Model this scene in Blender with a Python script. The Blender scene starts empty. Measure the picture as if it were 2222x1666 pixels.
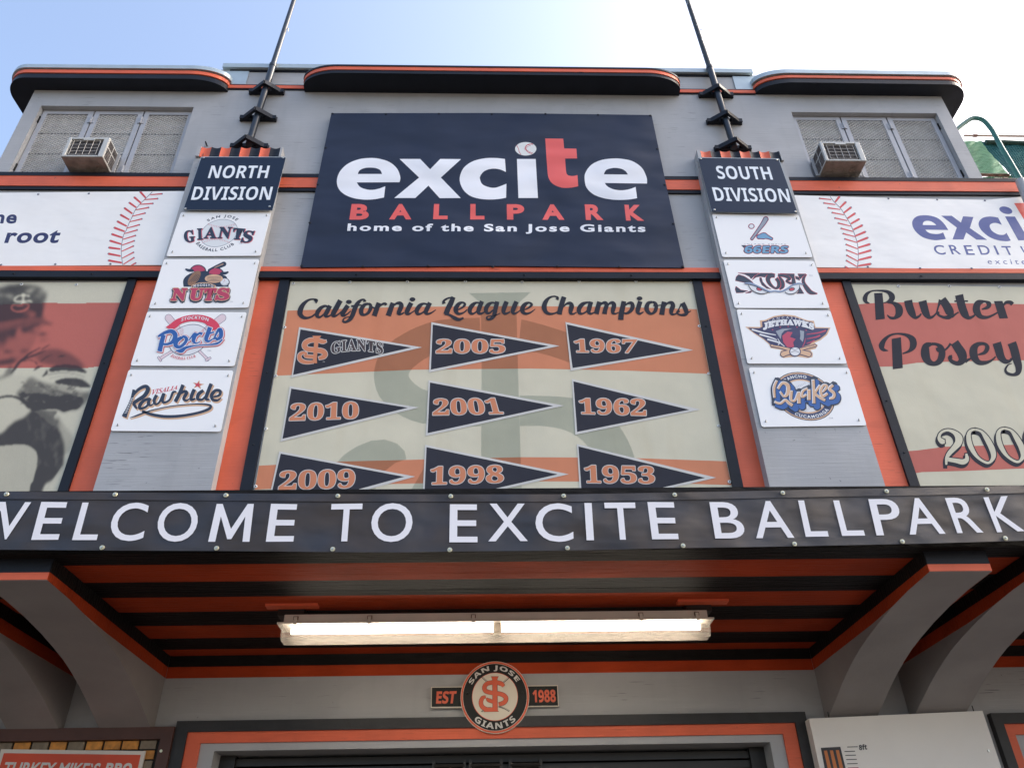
import bpy, math, random
from mathutils import Vector, Matrix
from mathutils.geometry import tessellate_polygon
random.seed(7)
S = bpy.context.scene
COL = S.collection
# ------------------------------------------------------------------ camera
FPX = 1728.0                                   # 28 mm on a 36 mm sensor, in photo pixels (2222 wide)
CAM = Vector((0, -5.6, 1.5))
PITCH, ROLL, YAW = (math.radians(a) for a in (34.126, -1.335, 2.197))
cy, sy, cp, sp = math.cos(YAW), math.sin(YAW), math.cos(PITCH), math.sin(PITCH)
FW = Vector((sy*cp, cy*cp, sp)); RT0 = Vector((cy, -sy, 0)); UP0 = RT0.cross(FW)
RT = RT0*math.cos(ROLL) + UP0*math.sin(ROLL); UPV = RT.cross(FW)
cam = bpy.data.objects.new('camera', bpy.data.cameras.new('camera')); COL.objects.link(cam)
cam.data.lens = 28; cam.data.sensor_width = 36; cam.data.clip_end = 3000; cam.data.clip_start = 0.05
m = Matrix((RT, UPV, -FW)).transposed().to_4x4(); m.translation = CAM; cam.matrix_world = m
S.camera = cam
# ------------------------------------------------------------------ light
SUN_EL, SUN_AZ = math.radians(36), math.radians(84)      # azimuth from straight behind the building towards the right
w = bpy.data.worlds.new('World'); S.world = w; w.use_nodes = True
nt = w.node_tree; bg = nt.nodes['Background']
sky = nt.nodes.new('ShaderNodeTexSky'); sky.sky_type = 'NISHITA'; sky.sun_disc = False
sky.sun_elevation = SUN_EL; sky.sun_rotation = SUN_AZ
sky.air_density = 1.0; sky.dust_density = 5.2; sky.ozone_density = 0.35
nt.links.new(sky.outputs[0], bg.inputs[0]); bg.inputs[1].default_value = 0.15
sd = Vector((math.sin(SUN_AZ)*math.cos(SUN_EL), math.cos(SUN_AZ)*math.cos(SUN_EL), math.sin(SUN_EL)))
sun = bpy.data.objects.new('sun', bpy.data.lights.new('sun', 'SUN')); COL.objects.link(sun)
sun.data.energy = 2.6; sun.data.angle = math.radians(0.5); sun.data.color = (1, 0.95, 0.87)
sun.rotation_euler = sd.to_track_quat('Z', 'Y').to_euler()
S.view_settings.view_transform = 'Standard'; S.view_settings.look = 'None'
S.view_settings.exposure = 1.68; S.view_settings.gamma = 1; S.view_settings.use_curve_mapping = False
S.render.engine = 'CYCLES'
# ------------------------------------------------------------------ helpers
def ray(x, y): return FW*FPX + RT*(x-1111) + UPV*(833-y)
def PY(x, y, d=0.0):                            # photo pixel -> point on the vertical plane y = d
    v = ray(x, y); return CAM + v*((d-CAM.y)/v.y)
def PZ(x, y, z):
    v = ray(x, y); return CAM + v*((z-CAM.z)/v.z)
def crop(ox, oy, s): return lambda a, b: (ox+a/s, oy+b/s)
def lin(c): return tuple((v/255/12.92 if v/255 <= .04045 else ((v/255+.055)/1.055)**2.4) for v in c)

MATS = {}
def mat(name, rgb, rough=.6, var=.06, scale=3, bump=0, kind=None, metal=0, spec=.5):
    if name in MATS: return MATS[name]
    m = bpy.data.materials.new(name); m.use_nodes = True; n = m.node_tree; N = n.nodes; L = n.links
    b = N['Principled BSDF']; b.inputs['Roughness'].default_value = rough; b.inputs['Metallic'].default_value = metal
    b.inputs['Specular IOR Level'].default_value = spec
    c = lin(rgb)
    geo = N.new('ShaderNodeNewGeometry')
    def noise(sc, det=4, vec=None, stretch=None):
        t = N.new('ShaderNodeTexNoise'); t.inputs['Scale'].default_value = sc; t.inputs['Detail'].default_value = det
        src = geo.outputs['Position']
        if stretch:
            mp = N.new('ShaderNodeMapping'); mp.inputs['Scale'].default_value = stretch; L.new(src, mp.inputs[0]); src = mp.outputs[0]
        L.new(src, t.inputs['Vector']); return t.outputs['Fac']
    def ramp(src, a, bb, lo=0, hi=1):
        r = N.new('ShaderNodeMapRange'); r.inputs[1].default_value = a; r.inputs[2].default_value = bb
        r.inputs[3].default_value = lo; r.inputs[4].default_value = hi; L.new(src, r.inputs[0]); return r.outputs[0]
    def mix(f, c1, c2):
        x = N.new('ShaderNodeMix'); x.data_type = 'RGBA'
        if isinstance(f, float): x.inputs[0].default_value = f
        else: L.new(f, x.inputs[0])
        for i, q in ((6, c1), (7, c2)):
            if isinstance(q, tuple): x.inputs[i].default_value = (*q[:3], 1)
            else: L.new(q, x.inputs[i])
        return x.outputs[2]
    def setbump(src, st, dist=.01, prev=None):
        bp = N.new('ShaderNodeBump'); bp.inputs['Strength'].default_value = st; bp.inputs['Distance'].default_value = dist
        L.new(src, bp.inputs['Height'])
        if prev is not None: L.new(prev, bp.inputs['Normal'])
        L.new(bp.outputs[0], b.inputs['Normal']); return bp.outputs[0]
    dark = tuple(v*(1-var*2) for v in c); light = tuple(min(1, v*(1+var)) for v in c)
    colr = mix(ramp(noise(scale, 6), .3, .7), dark, light)
    if kind == 'boards':                          # painted board-formed concrete: long horizontal grain, hairline checks, dirt
        g1 = noise(9, 8, stretch=(.35, .35, 7)); g2 = noise(5, 3, stretch=(.5, .5, 14))
        crack = ramp(noise(6, 2, stretch=(.7, .7, 16)), .655, .69)
        patch = ramp(noise(1.3, 3), .5, .62)
        mm = N.new('ShaderNodeMath'); mm.operation = 'MULTIPLY'; L.new(crack, mm.inputs[0]); L.new(patch, mm.inputs[1])
        colr = mix(mm.outputs[0], colr, tuple(v*.35 for v in c))
        chip = ramp(noise(26, 3), .735, .75)
        colr = mix(chip, colr, tuple(v*.5+.02 for v in c))
        rust = ramp(noise(1.1, 5, stretch=(1.4, 1.4, .35)), .52, .8, 0, .35)
        colr = mix(rust, colr, tuple(q*.8*k for q, k in zip(c, (1.05, 1, .92))))
        streak = ramp(noise(7, 4, stretch=(1.6, 1.6, .12)), .54, .8, 0, .22)
        colr = mix(streak, colr, tuple(v*.66 for v in c))
        touch = ramp(noise(1.7, 2, stretch=(.8, .8, 1.6)), .56, .575, 0, .16)
        colr = mix(touch, colr, tuple(min(1, v*1.22+.01) for v in c))
        p = setbump(g1, .3, .006); p = setbump(g2, .3, .004, p); p = setbump(noise(1.2, 2), .5, .05, p); setbump(noise(70, 3), .25, .002, p)
    elif kind == 'soffit':                        # thick glossy paint over rough formwork, plank grain along x
        g1 = noise(7, 9, stretch=(.5, 9, 1)); g2 = noise(32, 6, stretch=(.35, 2.2, 1))
        p = setbump(g1, .8, .014); setbump(g2, .9, .01, p)
    elif kind == 'vinyl':                         # banner cloth with soft folds
        f1 = noise(1.1, 1.5, stretch=(1, 1, 1.8)); f2 = noise(4, 1, stretch=(.8, 1, 1.6))
        p = setbump(f1, .8, .12); p = setbump(f2, .12, .03, p); setbump(noise(260, 1), .12, .001, p)
    elif kind == 'soft':
        f1 = noise(1.6, 3, stretch=(1, 1, 1.6)); f2 = noise(4.5, 2, stretch=(.7, 1, 1.8))
        p = setbump(f1, .3, .05); setbump(f2, .15, .02, p)
    elif kind == 'rib':                           # mesh-backed banner: fine upright ribs and creases
        wv = N.new('ShaderNodeTexWave'); wv.wave_type = 'BANDS'; wv.bands_direction = 'X'; wv.inputs['Scale'].default_value = 62
        wv.inputs['Distortion'].default_value = .6; L.new(geo.outputs['Position'], wv.inputs['Vector'])
        f1 = noise(2.6, 1.5, stretch=(1, 1, 1.5)); f2 = noise(7, 1, stretch=(1, 1, 1.8))
        colr = mix(ramp(noise(3.4, 1.5, stretch=(1, 1, 1.6)), .35, .65), tuple(q*k for q, k in zip(c, (.82, .96, 1.22))), tuple(q*k for q, k in zip(c, (1.25, 1.02, .85))))  # bronze and blue sheen patches painted into the base colour
        p = setbump(f1, .85, .075); p = setbump(f2, .35, .02, p); setbump(wv.outputs['Fac'], .5, .0016, p)
        
    elif kind == 'canvas':                        # faded printed canvas: weave, faint water stains
        f1 = noise(1.4, 3); f2 = noise(190, 1, stretch=(1, 1, .2))
        stain = ramp(noise(2.2, 4, stretch=(2, 1, .35)), .55, .8, 0, .35)
        colr = mix(stain, colr, tuple(q*k for q, k in zip(c, (.82, .76, .66))))
        p = setbump(f1, .35, .05); setbump(f2, .3, .002, p)
    elif kind == 'wood':
        g1 = noise(8, 8, stretch=(1, 1, 1) if not bump else (.5, 1, 8)); setbump(g1, .5, .005)
    elif kind == 'dirty':
        colr = mix(ramp(noise(14, 6), .5, .75, 0, .5), colr, tuple(v*.45 for v in c)); setbump(noise(40, 4), .3, .003)
    elif bump: setbump(noise(60, 4), bump, .003)
    L.new(colr, b.inputs['Base Color'])
    MATS[name] = m; return m
def emit(name, rgb, st):
    m = bpy.data.materials.new(name); m.use_nodes = True; b = m.node_tree.nodes['Principled BSDF']
    b.inputs['Base Color'].default_value = (.8, .8, .8, 1)
    b.inputs['Emission Color'].default_value = (*rgb, 1); b.inputs['Emission Strength'].default_value = st; return m
def film(name, tint):                             # thin see-through ink: it only tints what it is printed on
    m = bpy.data.materials.new(name); m.use_nodes = True; n = m.node_tree
    n.nodes.remove(n.nodes['Principled BSDF']); t = n.nodes.new('ShaderNodeBsdfTransparent')
    t.inputs[0].default_value = (*tint, 1); n.links.new(t.outputs[0], n.nodes['Material Output'].inputs[0]); return m

GREY = mat('grey_paint', (167, 168, 170), .55, .045, 2.2, kind='boards')
GREYS = mat('grey_paint_smooth', (168, 169, 171), .5, .03, 4, bump=.15)
ORANGE = mat('orange_paint', (223, 101, 66), .55, .07, 3, kind='boards')
NAVY = mat('navy_black_paint', (25, 29, 39), .5, .14, 4, bump=.35, spec=.25)
SOF_O = mat('orange_soffit_paint', (172, 64, 30), .7, .12, 3, kind='soffit', spec=.14)
SOF_B = mat('black_soffit_paint', (24, 22, 22), .62, .25, 3, kind='soffit', spec=.16)
METAL = mat('galvanised_cap', (178, 192, 198), .35, .06, 5, metal=.3)
STEEL = mat('steel_screw', (190, 190, 185), .3, .05, 9, metal=.9)
WHITE = mat('white_sign_plate', (245, 245, 245), .3, .012, 2)
DARKHOLE = mat('dark_interior', (16, 15, 15), .8)

class MB:                                          # collects faces in world coordinates, then links ONE mesh object
    def __init__(s): s.v = []; s.f = []; s.m = []; s.ms = []
    def mi(s, mt):
        if mt not in s.ms: s.ms.append(mt)
        return s.ms.index(mt)
    def face(s, pts, mt): 
        k = len(s.v); s.v += [tuple(p) for p in pts]; s.f.append(tuple(range(k, k+len(pts)))); s.m.append(s.mi(mt))
    def tris(s, pts, tr, mt):
        k = len(s.v); s.v += [tuple(p) for p in pts]; i = s.mi(mt)
        for t in tr: s.f.append(tuple(k+j for j in t)); s.m.append(i)
    def box(s, a, b, mt):
        x0, x1 = sorted((a[0], b[0])); y0, y1 = sorted((a[1], b[1])); z0, z1 = sorted((a[2], b[2]))
        p = [(x0,y0,z0),(x1,y0,z0),(x1,y1,z0),(x0,y1,z0),(x0,y0,z1),(x1,y0,z1),(x1,y1,z1),(x0,y1,z1)]
        s.tris(p, [(0,3,2,1),(4,5,6,7),(0,1,5,4),(1,2,6,5),(2,3,7,6),(3,0,4,7)], mt); return s
    def slab(s, pts, t, mt):                        # front outline + thickness towards +y
        n = len(pts); q = [Vector(p) for p in pts]; r = [p+Vector((0, t, 0)) for p in q]
        s.tris(q+r, [tuple(range(n)), tuple(range(2*n-1, n-1, -1))]+[(i, n+i, n+(i+1) % n, (i+1) % n) for i in range(n)], mt); return s
    def prism(s, plan, z0, z1, mt):
        n = len(plan); a = [(x, y, z0) for x, y in plan]; b = [(x, y, z1) for x, y in plan]
        s.tris(a+b, [tuple(range(n-1, -1, -1)), tuple(range(n, 2*n))]+[(i, (i+1) % n, n+(i+1) % n, n+i) for i in range(n)], mt); return s
    def xprism(s, prof, x0, x1, mt):                # profile in (y, z), extruded along x
        n = len(prof); a = [(x0, y, z) for y, z in prof]; b = [(x1, y, z) for y, z in prof]
        s.tris(a+b, [tuple(range(n)), tuple(range(2*n-1, n-1, -1))]+[(i, n+i, n+(i+1) % n, (i+1) % n) for i in range(n)], mt); return s
    def tube(s, pts, r, mt, n=10, caps=True):
        pts = [Vector(p) for p in pts]; rr = r if isinstance(r, (list, tuple)) else [r]*len(pts); k = len(s.v); ref = None
        for i, p in enumerate(pts):
            d = (pts[min(i+1, len(pts)-1)]-pts[max(i-1, 0)]).normalized()
            a = d.cross(Vector((0, 1, 0)) if abs(d.y) < .9 else Vector((1, 0, 0))).normalized(); b = d.cross(a)
            for j in range(n):
                t = 2*math.pi*j/n; s.v.append(tuple(p+(a*math.cos(t)+b*math.sin(t))*rr[i]))
        im = s.mi(mt)
        for i in range(len(pts)-1):
            for j in range(n): s.f.append((k+i*n+j, k+i*n+(j+1) % n, k+(i+1)*n+(j+1) % n, k+(i+1)*n+j)); s.m.append(im)
        if caps:
            s.f.append(tuple(k+j for j in range(n-1, -1, -1))); s.m.append(im); e = k+(len(pts)-1)*n
            s.f.append(tuple(e+j for j in range(n))); s.m.append(im)
        return s
    def build(s, name, parent=None, smooth=False, label=None, cat=None, group=None, kind=None, bevel=0):
        me = bpy.data.meshes.new(name); off = ROOT(parent)
        me.from_pydata([tuple(Vector(p)-off) for p in s.v], [], s.f)
        for q in s.ms: me.materials.append(q)
        me.polygons.foreach_set('material_index', s.m)
        if smooth: me.polygons.foreach_set('use_smooth', [True]*len(me.polygons))
        me.update(); o = bpy.data.objects.new(name, me); COL.objects.link(o)
        if smooth: me.set_sharp_from_angle(angle=math.radians(40))
        if parent: o.parent = parent
        if bevel:
            bv = o.modifiers.new('bevel', 'BEVEL'); bv.width = bevel; bv.segments = 2; bv.limit_method = 'ANGLE'
        return tag(o, label, cat, group, kind)
def ROOT(p):
    v = Vector((0, 0, 0))
    while p: v = v+p.location; p = p.parent
    return v
def tag(o, label=None, cat=None, group=None, kind=None):
    for k, v in (('label', label), ('category', cat), ('group', group), ('kind', kind)):
        if v: o[k] = v
    return o
def thing(name, label, cat, loc=(0, 0, 0), group=None):
    o = bpy.data.objects.new(name, None); o.empty_display_size = .1; COL.objects.link(o); o.location = loc
    return tag(o, label, cat, group)
def bx(name, a, b, mt, parent, **k): return MB().box(a, b, mt).build(name, parent, **k)

# ---- flat print: outlines, brush strokes and lettering laid on a surface
def spl(pts, closed=True, n=6):                    # Catmull-Rom; a point given as (x, y, 1) is a corner
    P = [(p[0], p[1]) for p in pts]; C = [len(p) > 2 and p[2] for p in pts]; out = []; m = len(P)
    for i in range(m if closed else m-1):
        p1, p2 = P[i], P[(i+1) % m]
        p0 = P[i-1] if (closed or i > 0) else p1; p3 = P[(i+2) % m] if (closed or i+2 < m) else p2
        if C[i]: p0 = p1
        if C[(i+1) % m]: p3 = p2
        if C[i] and C[(i+1) % m]: out.append(p1); continue
        for k in range(n):
            t = k/n; t2 = t*t; t3 = t2*t
            out.append(tuple(.5*((2*p1[j])+(-p0[j]+p2[j])*t+(2*p0[j]-5*p1[j]+4*p2[j]-p3[j])*t2+(-p0[j]+3*p1[j]-3*p2[j]+p3[j])*t3) for j in (0, 1)))
    if not closed: out.append(P[-1])
    return out
GL = {}
UPC = {'sb': (0x1D5D4, 0x1D5EE, 0x1D7EC), 'sbi': (0x1D63C, 0x1D656, 0x1D7EC), 'rb': (0x1D400, 0x1D41A, 0x1D7CE), 'rbi': (0x1D468, 0x1D482, 0x1D7CE)}
def glyphs(text, style='d', off=0.0, space=1.0):   # lettering as 2D triangles with its box
    key = (text, style, off, space)
    if key in GL: return GL[key]
    t = ''
    for ch in text:
        if style in UPC:
            u, l, d = UPC[style]
            ch = chr(u+ord(ch)-65) if 'A' <= ch <= 'Z' else chr(l+ord(ch)-97) if 'a' <= ch <= 'z' else chr(d+ord(ch)-48) if '0' <= ch <= '9' else ch
        t += ch
    c = bpy.data.curves.new('t', 'FONT'); c.body = t; c.offset = off; c.resolution_u = 5; c.space_character = space
    o = bpy.data.objects.new('t', c); COL.objects.link(o); bpy.context.view_layer.update()
    me = bpy.data.meshes.new_from_object(o.evaluated_get(bpy.context.evaluated_depsgraph_get()))
    v = [(p.co.x, p.co.y) for p in me.vertices]; f = [tuple(p.vertices) for p in me.polygons]
    bpy.data.objects.remove(o); bpy.data.curves.remove(c); bpy.data.meshes.remove(me)
    xs = [p[0] for p in v]; ys = [p[1] for p in v]
    GL[key] = (v, f, (min(xs), min(ys), max(xs), max(ys))); return GL[key]
class Art:
    """Print on the plane y = d. Points are read off an enlarged crop of the photograph; each later layer lies a hair prouder."""
    def __init__(s, cr, d, step=.0004): s.cr = cr; s.d = d; s.k = 0; s.step = step; s.mb = MB()
    def P(s, x, y, lay=0): return PY(*s.cr(x, y), s.d-s.step*(lay+1)-s.k*.00001)
    def poly(s, pts, mt, lay=0, holes=(), smooth=False):
        s.k += 1
        loops = [spl(p) if smooth else [(q[0], q[1]) for q in p] for p in [pts, *holes]]
        flat = [q for l in loops for q in l]
        tr = tessellate_polygon([[Vector((x, -y, 0)) for x, y in l] for l in loops])
        s.mb.tris([s.P(x, y, lay) for x, y in flat], tr, mt); return s
    def stroke(s, pts, mt, lay=0, grow=0.0, dx=0, dy=0, n=5, wf=1.0, cap=False):
        s.k += 1; c = spl([(p[0], p[1]) for p in pts], False, n); W = spl([(i, p[2]) for i, p in enumerate(pts)], False, n)
        A = []; B = []
        for i, (x, y) in enumerate(c):
            x2, y2 = c[min(i+1, len(c)-1)]; x1, y1 = c[max(i-1, 0)]; dxx, dyy = x2-x1, y2-y1; l = math.hypot(dxx, dyy) or 1
            h = max(.5, W[i][1]*wf/2+grow); nx, ny = -dyy/l*h, dxx/l*h
            if grow and i in (0, len(c)-1):
                e = grow*(-1 if i == 0 else 1); x += dxx/l*e; y += dyy/l*e
            A.append((x+nx+dx, y+ny+dy)); B.append((x-nx+dx, y-ny+dy))
        for i in range(len(c)-1):
            s.mb.face([s.P(*A[i], lay), s.P(*A[i+1], lay), s.P(*B[i+1], lay), s.P(*B[i], lay)], mt)
        if cap:
            for i in (0, len(c)-1): s.dot(c[i][0]+dx, c[i][1]+dy, W[i][1]*wf/2+grow, None, mt, lay)
        return s
    def dot(s, x, y, rx, ry, mt, lay=0, n=16, a0=0):
        s.k += 1; ry = ry or rx
        s.mb.face([s.P(x+rx*math.cos(t)*math.cos(a0)-ry*math.sin(t)*math.sin(a0), y+rx*math.cos(t)*math.sin(a0)+ry*math.sin(t)*math.cos(a0), lay) for t in [2*math.pi*i/n for i in range(n)]], mt); return s
    def text(s, t, quad, mt, lay=0, style='d', off=0.0, space=1.0):   # quad: corners of the lettering's box, TL TR BR BL
        s.k += 1; v, f, (x0, y0, x1, y1) = glyphs(t, style, off, space); TL, TR, BR, BL = quad; out = []
        for x, y in v:
            u = (x-x0)/(x1-x0); q = (y1-y)/(y1-y0)
            out.append(s.P(*(TL[j]*(1-u)*(1-q)+TR[j]*u*(1-q)+BR[j]*u*q+BL[j]*(1-u)*q for j in (0, 1)), lay))
        s.mb.tris(out, f, mt); return s
    def gtext(s, t, quad, mt, g, lay=0, style='rb', off=.01, space=1.0, dx=0, dy=0):
        for a in range(0, 360, 45):
            ax, ay = g*math.cos(math.radians(a))+dx, g*math.sin(math.radians(a))+dy
            s.text(t, [(x+ax, y+ay) for x, y in quad], mt, lay, style, off, space)
        return s
    def garc(s, t, fn, mt, g, lay=0, style='rb', off=.01, space=1.0):
        for a in range(0, 360, 45):
            ax, ay = g*math.cos(math.radians(a)), g*math.sin(math.radians(a))
            s.arc(t, lambda u, v: (fn(u, v)[0]+ax, fn(u, v)[1]+ay), mt, lay, style, off, space)
        return s
    def arc(s, t, fn, mt, lay=0, style='sb', off=0.0, space=1.0):      # fn(u, v) -> crop point
        s.k += 1; v, f, (x0, y0, x1, y1) = glyphs(t, style, off, space)
        s.mb.tris([s.P(*fn((x-x0)/(x1-x0), (y-y0)/(y1-y0)), lay) for x, y in v], f, mt); return s
    def build(s, name, parent): return s.mb.build(name, parent)
def ell(cx, cyy, rx, ry, a0, a1, rot=0, h=.2):       # text along an ellipse; a0->a1 degrees left to right, v grows outward (h>0) or inward
    def fn(u, v):
        a = math.radians(a0+(a1-a0)*u); k = 1+h*v; x = rx*k*math.cos(a); y = -ry*k*math.sin(a)
        return cx+x*math.cos(rot)-y*math.sin(rot), cyy+x*math.sin(rot)+y*math.cos(rot)
    return fn
def plate(name, quadpx, d, t, mt, parent, rad=0, **k):   # rectangular sheet from its four corners in the photograph
    q = [PY(*p, d) for p in quadpx]
    if rad:
        out = []
        for i in range(4):
            a, c, b = q[i-1], q[i], q[(i+1) % 4]; u = (a-c).normalized()*rad; v = (b-c).normalized()*rad
            for j in range(5):
                t2 = j/4; out.append(c+u*(1-t2)**2+v*t2**2)
        q = out
    return MB().slab(q, t, mt).build(name, parent, **k)
def screws(parent, pts, d, r=.011, mt=None, name='screw', n=8, h=.006):
    for p in pts:
        c = PY(*p, d); MB().tube([c, c+Vector((0, -h*.5, 0)), c+Vector((0, -h, 0))], [r, r*.95, r*.5], mt or STEEL, n).build(name, parent)

# =================================================================== SETTING
CONC = mat('pavement_asphalt', (74, 68, 62), .9, .08, 1.5, bump=.4)
g = MB(); g.face([(-400, -400, 0), (400, -400, 0), (400, 400, 0), (-400, 400, 0)], CONC); g.build('ground', kind='structure')

B = thing('ballpark_building', 'grey concrete ballpark front with orange and black trim, roof hoods and striped soffit', 'building', (0, 0, 0))
# ---- wall with openings: one sheet of cells, plus its thickness
WIN = [(-4.84, -3.20, 7.88, 8.965), (3.42, 5.08, 7.88, 8.975)]
DOOR = [(-1.84, 1.96, 0, 2.505)]
def wall(name, x0, x1, z0, z1, holes, Y, th, mt):
    mb = MB(); xs = sorted({x0, x1, *[h[i] for h in holes for i in (0, 1)]}); zs = sorted({z0, z1, *[h[i] for h in holes for i in (2, 3)]})
    for i in range(len(xs)-1):
        for j in range(len(zs)-1):
            cx, cz = (xs[i]+xs[i+1])/2, (zs[j]+zs[j+1])/2
            if any(h[0] < cx < h[1] and h[2] < cz < h[3] for h in holes): continue
            mb.box((xs[i], Y, zs[j]), (xs[i+1], Y+th, zs[j+1]), mt)
    return mb
wall('wall', -14, 14, 0, 3.06, DOOR, 0, .35, GREY).build('lower_wall', B)
bx('upper_wall', (-14, 0, 3.45), (14, .35, 7.66), GREY, B)
wall('wall', -4.99, 5.23, 7.66, 9.64, WIN, 0, .3, GREY).build('attic_wall', B)
bx('side_wall', (-4.99, .3, 7.66), (-4.8, 4, 9.2), GREY, B); bx('side_wall', (5.04, .3, 7.66), (5.23, 4, 9.2), GREY, B)
bx('flat_roof', (-14, .36, 7.3), (14, 9, 7.5), CONC, B)
bx('parapet_cap', (-3.0, -.045, 9.63), (3.1, .34, 9.70), METAL, B)
# slim orange line below the parapet, black edges
for a, b in ((-2.92, -2.03), (2.19, 3.07)):
    bx('black_line', (a, -.012, 9.27), (b, 0, 9.36), NAVY, B); bx('orange_line', (a, -.02, 9.285), (b, -.0125, 9.335), ORANGE, B)
    bx('black_line', (a, -.012, 9.60), (b, 0, 9.629), NAVY, B)
for pts in ([(-2.86, 9.36), (-2.70, 9.36), (-2.70, 9.60), (-2.98, 9.60)], [(3.05, 9.36), (2.86, 9.36), (2.86, 9.60), (3.16, 9.60)]):
    MB().slab([(x, -.014, z) for x, z in (pts if pts[1][0] > pts[0][0] else pts[::-1])], .01, METAL).build('flashing_plate', B)

# ---- rounded hoods
def arcpts(cx, cyy, rx, ry, a0, a1, n=12):
    return [(cx+rx*math.cos(math.radians(a0+(a1-a0)*i/n)), cyy+ry*math.sin(math.radians(a0+(a1-a0)*i/n))) for i in range(n+1)]
def hood(label, plan, layers, cap=None):
    h = bpy.data.objects.new('roof_hood', None); COL.objects.link(h); h.parent = B; h['label'] = label
    for nm, z0, z1, grow, mt in layers:
        cx = sum(p[0] for p in plan)/len(plan)
        pl = [(x+(grow if x > cx else -grow), (y-grow) if y < .29 else y) for x, y in plan]
        MB().prism(pl, z0, z1, mt).build(nm, h)
    return h
pc = [(-2.03, -.002)]+arcpts(-1.62, -.06, .41, .19, 180, 270)[1:]+arcpts(1.78, -.06, .41, .19, 270, 360)[:-1]+[(2.19, -.002), (2.19, .3), (-2.03, .3)]
z = lambda x, y, d: PY(x, y, d).z
BC = crop(640, 100, 2.458)
zc = [z(*BC(1000, q), -.25) for q in (152, 137, 133.5, 119.5, 112)]
hood('black hood with one orange line over the middle banner', pc, [('navy_fascia', zc[0], zc[1], 0, NAVY), ('orange_fascia_line', zc[1]+.004, zc[3]-.002, .006, ORANGE), ('black_fascia_line', zc[3], zc[4], .012, NAVY)])
WC = crop(0, 130, 6.143)
zl = [z(*WC(1300, q), -.17) for q in (237, 184, 174, 134, 122, 78)]
pl_ = [(-5.27, 1.2), (-5.27, .30)]+arcpts(-5.03, .10, .25, .26, 180, 270)+arcpts(-3.27, .0, .39, .165, 270, 360)[:-1]+[(-2.88, -.002), (-2.88, .295), (-4.5, .295), (-4.5, 1.2)]
LAY = lambda q: [('navy_fascia', q[0], q[1], 0, NAVY), ('black_fascia_line', q[1], q[2], -.006, DARKHOLE), ('orange_fascia_line', q[2], q[3], .006, ORANGE), ('black_fascia_line', q[3], q[4], -.004, DARKHOLE), ('metal_cap', q[4], q[5], .02, METAL)]
hood('black wrap-round hood with orange line and metal cap over the left shuttered window', pl_, LAY(zl))
RC = crop(1480, 100, 2.981)
zr_ = [z(*RC(1150, q), -.17) for q in (238, 214, 209, 194, 186, 163)]
pr_ = [(4.9, 1.2), (4.9, .295), (3.07, .295), (3.07, -.002)]+arcpts(3.47, .0, .40, .165, 180, 270)[1:]+arcpts(5.26, .10, .26, .26, 270, 360)+[(5.52, .30), (5.52, 1.2)]
hood('black wrap-round hood with orange line and metal cap over the right shuttered window', pr_, LAY(zr_))

# ---- belts across the front
def belt(segs, y0, y1, z0, z1, mt, name):
    for a, b in segs: bx(name, (a, y0, z0), (b, y1, z1), mt, B)
SEG = [(-14, -2.97), (-2.09, 2.19), (3.1, 14)]
belt(SEG, -.035, 0, 7.815, 7.865, NAVY, 'navy_belt'); belt(SEG, -.03, 0, 7.672, 7.815, ORANGE, 'orange_belt'); belt(SEG, -.022, 0, 7.63, 7.672, NAVY, 'black_belt')
belt(SEG, -.045, 0, 6.532, 6.587, ORANGE, 'orange_ledge'); belt(SEG, -.03, 0, 6.518, 6.532, NAVY, 'black_groove'); belt(SEG, -.055, 0, 6.445, 6.518, NAVY, 'navy_beam')
# ---- pilasters that carry the team signs, fluted striped heads
def pilaster(x0, x1, lab):
    p = MB().box((x0, -.1, 3.3), (x1, 0, 8.02), GREY).build('pilaster', B); p['label'] = lab
    c = bpy.data.objects.new('fluted_cap', None); COL.objects.link(c); c.parent = B
    n = 8; wd = (x1-.03-x0-.05)/n
    for i in range(n):
        a = x0+.05+i*wd; pts = [(a+wd*j/8, -.118+.017*math.sin(math.pi*j/8)) for j in range(9)]
        MB().prism(pts+[(a+wd, -.004), (a, -.004)], 8.02, 8.165, ORANGE if i % 2 == 0 else NAVY).build('flute', c)
    bx('side_strip', (x0+.012, -.125, 8.02), (x0+.046, 0, 8.17), GREYS, c); bx('side_strip', (x1-.026, -.125, 8.02), (x1-.004, 0, 8.165), GREYS, c)
pilaster(-2.97, -2.09, 'grey pilaster behind the north division signs'); pilaster(2.19, 3.10, 'grey pilaster behind the south division signs')
# orange wall strips and black frames round the printed canvases
for a, b in ((-3.20, -2.97), (-2.09, -1.90), (2.01, 2.19), (3.10, 3.34)): bx('orange_wall_strip', (a, -.006, 3.3), (b, 0, 6.445), ORANGE, B)
for a, b in ((-3.275, -3.2), (-1.90, -1.81), (1.925, 2.01), (3.34, 3.42)): bx('black_frame_upright', (a, -.03, 3.3), (b, 0, 6.445), NAVY, B)

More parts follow.
